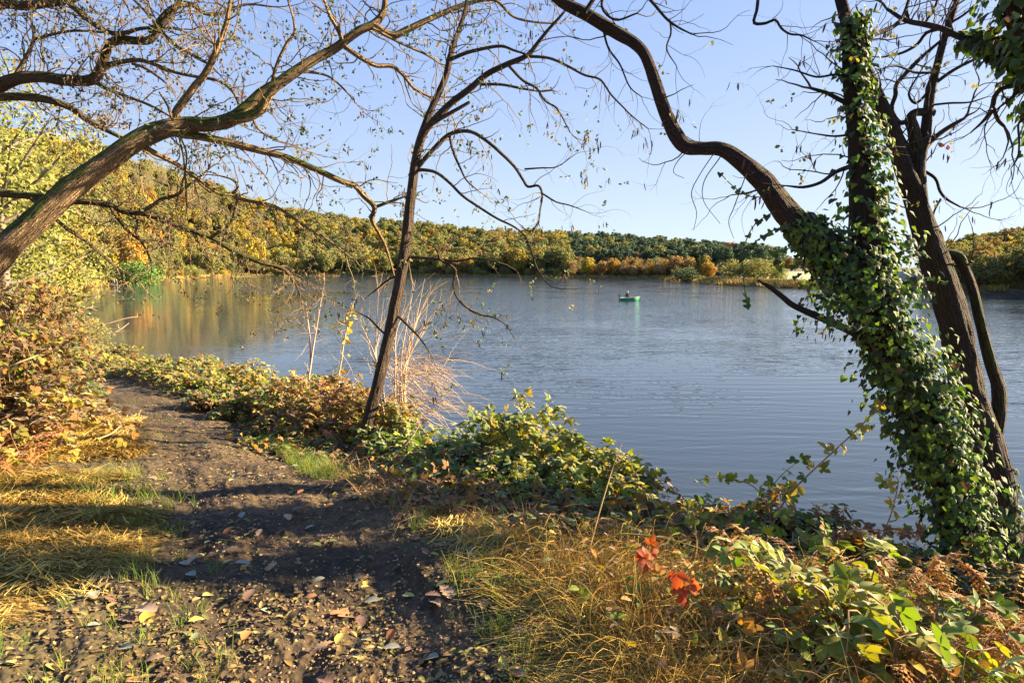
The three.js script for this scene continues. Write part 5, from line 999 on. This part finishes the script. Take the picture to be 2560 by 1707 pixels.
// random places on the ground ahead: r metres from the viewer, evenly over what is seen
function strew(seed, n, rmin, rmax, accept, make) {
  const R = makeRandom(seed), out = [];
  for (let k = 0; k < n * 30 && out.length < n; k++) { const a = R.range(-0.78, 0.78), r = rmin * Math.pow(rmax / rmin, R()), x = r * Math.sin(a), d = r * Math.cos(a); if (R() < accept(x, d, pathOffset(x, d), landDistance(x, d))) out.push(make(x, d, R)); }
  return out;
}
const STRAW = [[0.498, 0.329, 0.0357], [0.418, 0.252, 0.0252], [0.528, 0.389, 0.0759], [0.252, 0.143, 0.0196], [0.355, 0.165, 0.0111]];
const strawTufts = [1, 2, 3].map(s => tuft(s, 20, 0.12, 0.14, 0.36, 2.2, 0.002, 6, 1.0));
// long dead stems, arching and lodged every way
const stemTangle = [21, 22, 23, 24].map(seed => { const R = makeRandom(seed), p = []; for (let k = 0; k < 9; k++) { const a = R() * 6.283, L = R.range(0.25, 0.7), h = R.range(0.05, 0.32), s = new V3(R.range(-0.2, 0.2), 0, R.range(-0.2, 0.2)), e = s.clone().add(new V3(Math.cos(a) * L, R.range(0, 0.22), Math.sin(a) * L)), w0 = R.range(0.0012, 0.0026); let q = s, side = new V3(-Math.sin(a), 0, Math.cos(a)); for (let j = 1; j <= 6; j++) { const t = j / 6, n = s.clone().lerp(e, t); n.y += h * Math.sin(t * 2.6); n.addScaledVector(side, 0.12 * L * Math.sin(t * 3) * (k % 2 ? 1 : -1)); const u = new V3(0, w0 * (1 - 0.6 * t), 0), v2 = side.clone().multiplyScalar(w0 * (1 - 0.6 * t)); for (const o of [u, v2]) { const A = q.clone().sub(o), B = q.clone().add(o), C = n.clone().sub(o), D = n.clone().add(o); for (const x of [A, B, C, B, D, C]) p.push(x.x, x.y, x.z); } q = n; } } const g = new THREE.BufferGeometry(); g.setAttribute('position', new THREE.Float32BufferAttribute(p, 3)); g.computeVertexNormals(); return g; });
spread('dead_stems', 'long arching dead stems tangled through the straw', 'dead stems', stemTangle,
  strew(69, 620, 1.8, 6, (x, d, off, t) => off < -1.15 && t > 2.0 && d < 3.15 ? (MIDX + FOCAL * x / d > 1900 ? 0.25 : 0.8) : off > 1.4 && off < 4 ? 0.3 : 0, (x, d, R) => [x, ground(x, d) - 0.01, -d, R.range(0.45, 0.8), R.range(-0.25, 0.25), R.range(-0.25, 0.25)]), [[0.505, 0.354, 0.0749], [0.388, 0.245, 0.0427], [0.279, 0.146, 0.0263], [0.167, 0.0976, 0.0277], [0.547, 0.434, 0.127]]);
spread('withered_leaves', 'withered brown and yellow leaves caught in the straw', 'leaves', [brambleFar, ovalLeaf], strew(70, 900, 1.8, 4.4, (x, d, off, t) => off < -1.1 && t > 2 ? 0.3 + 0.7 * smooth(0.1, -0.15, fbm(x * 1.9, d * 1.9, 2)) : 0, (x, d, R) => [x, ground(x, d) + R.range(0.02, 0.24), -d, R.range(0.03, 0.07), R.range(-2.4, -0.4), R.range(-0.8, 0.8)]), [[0.336, 0.16, 0.00753], [0.224, 0.107, 0.0118], [0.413, 0.296, 0.00551], [0.141, 0.191, 0.00551], [0.139, 0.078, 0.0171]], { material: leafMaterial([1, 1, 1], 0, 0.45) });
// standing, tangled straw on the lake side
spread('dry_grass', 'tangled straw-coloured dead grass on the lake side of the path', 'grass', strawTufts,
  strew(61, 420, 1.8, 5.2, (x, d, off, t) => { const px = MIDX + FOCAL * x / d; return off < -1.05 && t > 2.2 && px > 1150 && d < 3.0 ? smooth(-1.05, -1.5, off) * (0.05 + 0.95 * smooth(-0.05, 0.2, fbm(x * 1.9, d * 1.9, 2))) * (px > 1900 ? 0.15 : 1) : 0; }, (x, d, R) => [x, ground(x, d) - 0.02, -d, R.range(0.4, 0.8), R.range(-0.8, 0.8), R.range(-0.8, 0.8)]), STRAW);
// straw along the rest of the verge and under the brambles
spread('dead_undergrowth', 'brown dead stems under the brambles along the bank', 'undergrowth', strawTufts,
  strew(62, 1700, 3.6, 14, (x, d, off, t) => off < -0.7 && t > 0.6 && d > 3.6 ? 0.8 : off > 2.6 && off < 5 && d > 3.5 ? 0.12 : 0, (x, d, R) => [x, ground(x, d) - 0.02, -d, R.range(0.6, 1.25), R.range(-0.4, 0.4), R.range(-0.4, 0.4)]), [[0.36, 0.2, 0.08], [0.28, 0.14, 0.05], [0.4, 0.26, 0.11], [0.2, 0.1, 0.04]]);
// flattened straw on the hill side, combed by the feet that passed
const flat = [5, 6, 7].map(s => { const R = makeRandom(s), p = []; for (let k = 0; k < 24; k++) { const x = R.range(-0.16, 0.16), z = R.range(-0.07, 0.07), L = R.range(0.1, 0.3), a = R.range(-0.35, 0.35), y = R.range(0.002, 0.022), w = R.range(0.0012, 0.0024); let q = new V3(x - L / 2, y, z), t = a; for (let j = 0; j < 3; j++) { const e = q.clone().add(new V3(Math.cos(t) * L / 3, R.range(-0.006, 0.008), Math.sin(t) * L / 3)), n = new V3(-Math.sin(t) * w, 0.0006, Math.cos(t) * w); const A = q.clone().sub(n), B = q.clone().add(n), C = e.clone().sub(n), D = e.clone().add(n); for (const v of [A, B, C, B, D, C]) p.push(v.x, v.y, v.z); q = e; t += R.range(-0.25, 0.25); } } const g = new THREE.BufferGeometry(); g.setAttribute('position', new THREE.Float32BufferAttribute(p, 3)); g.computeVertexNormals(); return g; });
const strawPatch = (x, d, off) => off > 0.5 && off < 3.2 ? smooth(0.5, 0.9, off) * smooth(-0.12, 0.22, fbm(x * 1.1 + 3, d * 1.5 + 1, 12) + 0.32 * smooth(0.2, 0.8, off) * smooth(2.4, 1.2, off) - 0.08) : off < -0.9 ? 0.12 : 0;
spread('trodden_straw', 'flattened straw strewn beside the muddy path', 'straw', flat, strew(63, 3800, 1.7, 8.5, (x, d, off, t) => t > 2.5 ? strawPatch(x, d, off) : 0, (x, d, R) => [x, ground(x, d) + R.range(0.0, 0.012), -d, R.range(0.6, 1.1), R.range(-0.14, 0.14), R.range(-0.14, 0.14), R() < 0.4 ? R.range(-1.6, 1.4) : R.range(-0.55, 0.35)]), [[0.514, 0.365, 0.0827], [0.431, 0.277, 0.0445], [0.295, 0.172, 0.0332], [0.546, 0.409, 0.109]]);
// green grass in patches
const grassTufts = [11, 12].map(s => tuft(s, 18, 0.05, 0.06, 0.16, 0.7, 0.0025, 4, 0.35));
const lawn = (x, d, off, t) => { const p = fbm(x * 0.9 + 8, d * 0.9, 21); return off > 0.5 && off < 2.6 && d > 3.4 ? 0.22 * smooth(0.0, 0.3, p + 0.05) : off < -0.5 && off > -1.25 && d > 4.6 && d < 11 ? 1 : off < -0.7 && t > 2.6 ? 0.05 : off > 0.3 && off < 3 ? 0.02 : 0; };
spread('green_grass', 'fresh green grass along the verges of the path', 'grass', grassTufts, strew(64, 1900, 1.8, 13, lawn, (x, d, R) => [x, ground(x, d) - 0.01, -d, R.range(0.5, 1.15), R.range(-0.2, 0.2), R.range(-0.2, 0.2)]), [[0.0917, 0.161, 0.00528], [0.138, 0.198, 0.00528], [0.179, 0.205, 0.00669]], { material: leafMaterial([1, 1, 1], 0, 0.35) });
// crumbs of soil and grit on the path
const crumb = (() => { const g = new THREE.IcosahedronGeometry(1, 1), p = g.attributes.position; for (let k = 0; k < p.count; k++) { const s = 0.75 + 0.45 * noise(p.getX(k) * 1.7, p.getY(k) * 1.7, p.getZ(k) * 1.7); p.setXYZ(k, p.getX(k) * s, p.getY(k) * s * 0.7, p.getZ(k) * s); } g.computeVertexNormals(); return g; })();
spread('soil_crumbs', 'crumbs of dark soil and grit on the path', 'soil', [crumb], strew(65, 14000, 1.7, 9, (x, d, off) => Math.abs(off) < 1.3 ? 1 - 0.7 * smooth(0.6, 1.3, Math.abs(off)) : 0, (x, d, R) => [x, ground(x, d) + 0.001, -d, 0.0025 + 0.009 * R() ** 2.5]), [[0.09, 0.058, 0.032], [0.13, 0.085, 0.045], [0.06, 0.04, 0.024], [0.24, 0.16, 0.085], [0.34, 0.22, 0.11]]);
// litter: small fragments by the thousand, then the 300 leaves one can pick out
const LITTER = [[0.191, 0.117, 0.0312], [0.261, 0.176, 0.0474], [0.128, 0.0749, 0.0249], [0.316, 0.227, 0.0725], [0.169, 0.171, 0.035], [0.0957, 0.0583, 0.0233]];
const lie = (x, d, R, size) => [x, ground(x, d) + 0.004 + 0.008 * R(), -d, size, -1.57 + R.range(-0.45, 0.45), R.range(-0.4, 0.4)];
const bit = leafShape(1, [0.05, 0.2, 0.24, 0.03], 0.5, 0.3);
spread('leaf_litter', 'brown leaf litter scattered over path and verges', 'leaf litter', [bit, ovalLeaf, oakLeaf], strew(66, 15000, 1.7, 11, (x, d, off, t) => t > 1.8 ? (0.12 + 0.88 * smooth(-0.15, 0.3, fbm(x * 2.3, d * 2.3, 33))) * (Math.abs(off) < 0.6 ? 0.7 : 1) : 0, (x, d, R) => lie(x, d, R, 0.012 + 0.04 * R() ** 1.8)), LITTER, { material: leafMaterial([1, 1, 1], 0, 0.2) });
{
  const R = makeRandom(67), kinds = [
    [ovalLeaf, 'oval_leaf', 'pale green leaf', [[0.25, 0.29, 0.15], [0.3, 0.33, 0.17]], [0.045, 0.07]],
    [ovalLeaf, 'oval_leaf', 'yellow leaf', [[0.5, 0.38, 0.05], [0.46, 0.4, 0.08]], [0.045, 0.07]],
    [oakLeaf, 'oak_leaf', 'tan oak leaf', [[0.36, 0.22, 0.11], [0.42, 0.28, 0.16]], [0.07, 0.11]],
    [oakLeaf, 'oak_leaf', 'dark oak leaf', [[0.16, 0.085, 0.05], [0.2, 0.1, 0.06]], [0.07, 0.11]],
    [ovalLeaf, 'oval_leaf', 'grey-green leaf', [[0.2, 0.23, 0.17], [0.24, 0.26, 0.2]], [0.06, 0.09]],
    [brambleLeaflet, 'bramble_leaf', 'rusty leaf', [[0.45, 0.2, 0.04], [0.36, 0.13, 0.04]], [0.05, 0.08]],
  ];
  const spots = strew(68, 292, 1.75, 6.5, (x, d, off, t) => t > 2.6 ? 1 : 0, (x, d, R) => [x, d, lie(x, d, R, 1), pathOffset(x, d)]);
  const e = new THREE.Euler();
  const putLeaf = (x, d, l, kind, size, label, group) => { const [g, name, word, tones] = kind, m = part(scene, numbered('fallen_' + name), g, leafMaterial(R.pick(tones), 0.1, 0.25)); m.position.set(x, l[1] + 0.012, -d); m.setRotationFromEuler(e.set(l[4], R() * 6.283, l[5], 'YXZ')); m.scale.setScalar(size); describe(m, label, 'leaf', group); return m; };
  const named = [];
  for (const [x, d, l, off] of spots) { const k = R.pick(kinds), where = Math.abs(off) < 0.6 ? 'on the bare path' : off > 0 ? 'in the hill-side straw' : 'in the lake-side litter', near = d < 2.6 ? ' at the bottom edge' : d < 4.2 ? ' a few steps ahead' : ' near the slim tree'; named.push([putLeaf(x, d, l, k, R.range(...k[4]), `${k[2]} ${where}${near}`, `${k[2].replace('leaf', 'leaves')} ${where}${near}`), k[2], where + near, x / d]); }
  tellApart(named);
  // a few that stand out
  const one = (px, py, kind, size, label) => { let d = 3; for (let i = 0; i < 30; i++) { const p = at(px, py, d); d *= (EYE - ground(p.x, d)) / (EYE - p.y); } const p = at(px, py, d); putLeaf(p.x, d, lie(p.x, d, R, 1), kinds[kind], size, label); };
  one(335, 1535, 2, 0.15, 'large tan oak leaf with yellow beside it in the flattened straw'); one(365, 1535, 1, 0.11, 'yellow leaf tucked under the large tan oak leaf');
  one(470, 1565, 1, 0.075, 'round lime-yellow leaf alone on dark soil'); one(505, 1498, 1, 0.075, 'yellow oval leaf at the edge of the straw');
  one(845, 1550, 5, 0.19, 'long rusty-red leaf lying flat on the path'); one(1100, 1470, 2, 0.12, 'curled brown oak leaf at the foot of the straw');
  one(1120, 1460, 1, 0.09, 'yellow-orange leaf on top of the curled oak leaf'); one(330, 1635, 4, 0.09, 'grey-green leaf pair in the bottom shade');
}
// ---------------------------------------------------------------- people: one continuous body meshed from tapered bones
function figure(bones, box, res, colorAt) {
  const mc = new MarchingCubes(res, new THREE.MeshStandardMaterial(), false, false, 60000); mc.isolation = 0;
  const [lo, hi] = box, size = hi.clone().sub(lo), half = Math.max(size.x, size.y, size.z) / 2, mid = lo.clone().add(hi).multiplyScalar(0.5), p = new V3(), pa = new V3(), ba = new V3();
  const field = (q) => { let d = 1e3; for (const [a, b, ra, rb] of bones) { pa.subVectors(q, a); ba.subVectors(b, a); const h = clamp(pa.dot(ba) / Math.max(1e-9, ba.lengthSq())), s = pa.addScaledVector(ba, -h).length() - lerp(ra, rb, h), k = 0.035, m = Math.max(k - Math.abs(d - s), 0) / k; d = Math.min(d, s) - m * m * k * 0.25; } return d; };
  for (let z = 0; z < res; z++) for (let y = 0; y < res; y++) for (let x = 0; x < res; x++) { p.set((x - res / 2) / (res / 2), (y - res / 2) / (res / 2), (z - res / 2) / (res / 2)).multiplyScalar(half).add(mid); mc.field[x + y * res + z * res * res] = -field(p); }
  mc.update();
  const n = mc.count, pos = new Float32Array(n * 3), col = new Float32Array(n * 3);
  for (let i = 0; i < n; i++) { p.set(mc.positionArray[i * 3], mc.positionArray[i * 3 + 1], mc.positionArray[i * 3 + 2]).multiplyScalar(half).add(mid); pos.set([p.x, p.y, p.z], i * 3); col.set(colorAt(p), i * 3); }
  const g = new THREE.BufferGeometry(); g.setAttribute('position', new THREE.BufferAttribute(pos, 3)); g.setAttribute('color', new THREE.BufferAttribute(col, 3));
  g.setAttribute('normal', new THREE.BufferAttribute(new Float32Array(mc.normalArray.slice(0, n * 3)).map(v => v), 3)); g.computeVertexNormals(); return g;
}
const v = (x, y, z) => new V3(x, y, z);
const cloth = new THREE.MeshStandardMaterial({ vertexColors: true, roughness: 0.9 });
const handBones = (w, dir, side) => { const out = [[w, w.clone().addScaledVector(dir, 0.09), 0.032, 0.036]]; for (let k = 0; k < 4; k++) { const s = w.clone().addScaledVector(dir, 0.09).add(v(0, 0, (k - 1.5) * 0.02)); out.push([s, s.clone().addScaledVector(dir, 0.07 - 0.012 * Math.abs(k - 1.4)), 0.01, 0.008]); } out.push([w.clone().addScaledVector(dir, 0.03), w.clone().addScaledVector(dir, 0.08).add(v(0.035 * side, 0, 0.04)), 0.012, 0.009]); return out; };
const headBones = (c, f) => [[c.clone().add(v(0, -0.16, 0)), c.clone().add(v(0, -0.05, 0)), 0.06, 0.055], [c.clone().add(v(0, -0.045, 0).addScaledVector(f, 0.012)), c.clone().add(v(0, 0.04, 0)), 0.07, 0.095], [c.clone().addScaledVector(f, 0.085).add(v(0, -0.02, 0)), c.clone().addScaledVector(f, 0.11).add(v(0, -0.035, 0)), 0.012, 0.014]];
function stander(label, px, d, facing, tones, arm) {
  const base = groundUnder(px, 712, d), root = thing('person', label, 'person', base); root.rotation.y = facing;
  const bones = [[v(0, 0.95, 0), v(0, 1.15, 0.0), 0.15, 0.145], [v(0, 1.15, 0), v(0, 1.38, 0), 0.15, 0.13], [v(-0.15, 1.42, 0), v(0.15, 1.42, 0), 0.075, 0.075], ...headBones(v(0, 1.64, 0.02), v(0, 0, 1))];
  for (const s of [-1, 1]) {
    const step = s * 0.07, knee = v(0.1 * s, 0.5, 0.03 + step), ankle = v(0.11 * s, 0.09, step * 1.6);
    bones.push([v(0.09 * s, 0.93, 0), knee, 0.1, 0.07], [knee, ankle, 0.068, 0.05], [ankle.clone().add(v(0, -0.045, -0.05)), ankle.clone().add(v(0.01 * s, -0.055, 0.16)), 0.045, 0.038]);
    const elbow = v(0.25 * s, 1.14, arm[s < 0 ? 0 : 1][0]), wrist = v(0.26 * s, 0.92, arm[s < 0 ? 0 : 1][1]); bones.push([v(0.19 * s, 1.4, 0), elbow, 0.062, 0.05], [elbow, wrist, 0.048, 0.036], ...handBones(wrist, wrist.clone().sub(elbow).normalize(), s));
  }
  const body = figure(bones, [v(-0.5, -0.05, -0.5), v(0.5, 1.85, 0.5)], 84, p => p.y > 1.5 ? tones[0] : p.y > 0.9 ? (Math.abs(p.x) > 0.2 && p.y < 0.95 ? tones[0] : tones[1]) : p.y > 0.09 ? tones[2] : [0.05, 0.04, 0.03]);
  part(root, 'body', body, cloth);
  const hairBones = [[v(0, 1.68, -0.01), v(0, 1.7, 0.0), 0.104, 0.1], [v(0, 1.62, -0.04), v(0, 1.66, -0.03), 0.075, 0.09]];
  part(root, 'hair', figure(hairBones, [v(-0.16, 1.5, -0.18), v(0.16, 1.84, 0.14)], 30, () => tones[3]), cloth);
}
const SKIN = [0.48, 0.28, 0.2];
stander('person in a cream jacket and dark trousers walking along the far shore', 283, 128, 2.7, [SKIN, [0.42, 0.36, 0.24], [0.05, 0.06, 0.1], [0.08, 0.06, 0.05]], [[0.08, 0.12], [-0.1, -0.08]]);
stander('person in a grey-blue top and tan trousers beside the cream jacket', 290.5, 128.8, 2.9, [SKIN, [0.2, 0.2, 0.28], [0.4, 0.28, 0.15], [0.3, 0.28, 0.26]], [[-0.06, 0.0], [0.06, 0.14]]);

// ---------------------------------------------------------------- the green rowing boat
{
  const c = at(1575, 757, 72), root = thing('rowing_boat', 'small green rowing boat with a light bow out on the lake', 'boat', v(c.x, WATER, c.z)); root.rotation.y = 0.12;
  const L = 2.5, stations = 22, section = t => { const bow = smooth(0.55, 1, t), beam = 0.52 * (1 - bow ** 1.8) * (0.82 + 0.18 * smooth(0, 0.3, t)), sheer = 0.33 + 0.13 * t * t, keel = -0.12 + 0.2 * bow ** 3; return { x: -L / 2 + t * L + 0.06 * bow, beam: Math.max(0.012, beam), sheer, keel }; };
  const skin = (inset) => { const p = [], idx = [], m = 12; for (let k = 0; k <= stations; k++) { const s = section(k / stations), b = Math.max(0.006, s.beam - inset); for (let j = 0; j <= m; j++) { const a = (j / m - 0.5) * Math.PI, y = lerp(s.keel + inset, s.sheer, 1 - Math.cos(a) ** 0.85), lean = 1; p.push(s.x - (inset && k === stations ? 0.03 : 0), y, Math.sign(a) * b * Math.pow(Math.abs(Math.sin(a)), 0.55) * lean); } } for (let k = 0; k < stations; k++) for (let j = 0; j < m; j++) { const a = k * (m + 1) + j, b = a + m + 1; inset ? idx.push(a, a + 1, b, a + 1, b + 1, b) : idx.push(a, b, a + 1, a + 1, b, b + 1); } const n = p.length / 3, s0 = section(0); p.push(s0.x + (inset ? 0.02 : 0), 0.12, 0); for (let j = 0; j < m; j++) idx.push(n, j, j + 1); const g = new THREE.BufferGeometry(); g.setAttribute('position', new THREE.Float32BufferAttribute(p, 3)); g.setIndex(idx); g.computeVertexNormals(); return g; };
  const green = new THREE.MeshPhysicalMaterial({ color: rgb(0.03, 0.26, 0.1), roughness: 0.35, clearcoat: 0.4, clearcoatRoughness: 0.2, side: THREE.DoubleSide }), white = new THREE.MeshStandardMaterial({ color: rgb(0.6, 0.6, 0.54), roughness: 0.6, side: THREE.DoubleSide }), black = new THREE.MeshStandardMaterial({ color: rgb(0.02, 0.02, 0.022), roughness: 0.5 });
  part(root, 'hull', skin(0), green); part(root, 'inner_shell', skin(0.03), white);
  for (const s of [-1, 1]) { const pts = []; for (let k = 0; k <= stations; k++) { const q = section(k / stations); pts.push(v(q.x, q.sheer + 0.01, s * q.beam)); } part(root, 'gunwale', new Wood().tube(pts, pts.map(() => 0.022), 6, { color: () => [0.55, 0.52, 0.42] }).geometry(), twigMaterial); }
  for (const t of [0.12, 0.36, 0.66]) { const s = section(t); part(root, 'thwart', new THREE.BoxGeometry(0.22, 0.03, s.beam * 1.9).translate(s.x, 0.22, 0), white); }
  const tr = section(0); part(root, 'transom', new THREE.BoxGeometry(0.04, 0.3, tr.beam * 1.8).translate(tr.x + 0.025, 0.17, 0), green);
  const motor = part(root, 'outboard_motor', mergeGeometries([new THREE.CapsuleGeometry(0.085, 0.16, 6, 12).rotateZ(0.1).translate(tr.x - 0.09, 0.56, 0), new THREE.CylinderGeometry(0.035, 0.03, 0.75, 10).translate(tr.x - 0.1, 0.12, 0), new THREE.CylinderGeometry(0.014, 0.018, 0.36, 8).rotateZ(1.35).translate(tr.x + 0.14, 0.6, 0)]), black);
  // the angler, seated, leaning on the tiller
  const seat = v(-L / 2 + 0.36 * L, 0.235, 0).applyAxisAngle(upAxis, 0.12).add(root.position), person = thing('person', 'angler in a dark coat and pale cap seated in the green boat', 'person', seat); person.rotation.y = 0.12;
  const bones = [[v(0, 0.1, 0), v(-0.02, 0.3, 0), 0.14, 0.14], [v(-0.02, 0.3, 0), v(0.0, 0.52, 0), 0.14, 0.12], [v(0, 0.56, -0.15), v(0, 0.56, 0.15), 0.07, 0.07], ...headBones(v(0.03, 0.79, 0), v(0.98, 0, 0.2))];
  for (const s of [-1, 1]) { const hip = v(0.02, 0.08, 0.1 * s), knee = v(0.4, 0.12, 0.13 * s), ankle = v(0.5, -0.2, 0.13 * s); bones.push([hip, knee, 0.09, 0.07], [knee, ankle, 0.066, 0.048], [ankle.clone().add(v(-0.04, -0.03, 0)), ankle.clone().add(v(0.15, -0.04, 0)), 0.04, 0.036]); const sh = v(0, 0.55, 0.19 * s), elbow = s < 0 ? v(-0.16, 0.34, -0.25) : v(0.12, 0.32, 0.26), wrist = s < 0 ? v(-0.38, 0.36, -0.1) : v(0.32, 0.3, 0.12); bones.push([sh, elbow, 0.06, 0.05], [elbow, wrist, 0.046, 0.034], ...handBones(wrist, wrist.clone().sub(elbow).normalize(), s)); }
  part(person, 'body', figure(bones, [v(-0.55, -0.3, -0.4), v(0.7, 1.0, 0.4)], 76, p => p.y > 0.66 || p.x < -0.36 || (p.x > 0.32 && p.y > 0.22) ? SKIN : p.y > 0.18 ? [0.025, 0.022, 0.03] : [0.06, 0.06, 0.07]), cloth);
  const cap = part(person, 'cap', mergeGeometries([new THREE.SphereGeometry(0.112, 18, 10, 0, 6.283, 0, 1.6).translate(0.03, 0.81, 0), new THREE.CylinderGeometry(0.09, 0.09, 0.014, 18).translate(0.12, 0.82, 0.02)]), new THREE.MeshStandardMaterial({ color: rgb(0.6, 0.5, 0.36), roughness: 0.9 }));
  const rod = thing('fishing_rod', 'thin pale fishing rod slanting up from the boat', 'fishing rod', seat.clone().add(v(0.3, 0.3, 0.12)));
  part(rod, 'blank', new Wood().tube([v(-0.25, -0.14, 0.02), v(0, 0, 0), v(0.6, 0.26, 0), v(1.05, 0.36, 0)], [0.016, 0.014, 0.01, 0.005], 6, { color: () => [0.5, 0.45, 0.36] }).geometry(), twigMaterial);
  part(rod, 'grip', new Wood().tube([v(-0.26, -0.145, 0.02), v(-0.05, -0.03, 0.004)], [0.02, 0.02], 8, { color: () => [0.3, 0.18, 0.09], cap: true }).geometry(), twigMaterial);
}
renderer.render(scene, camera);
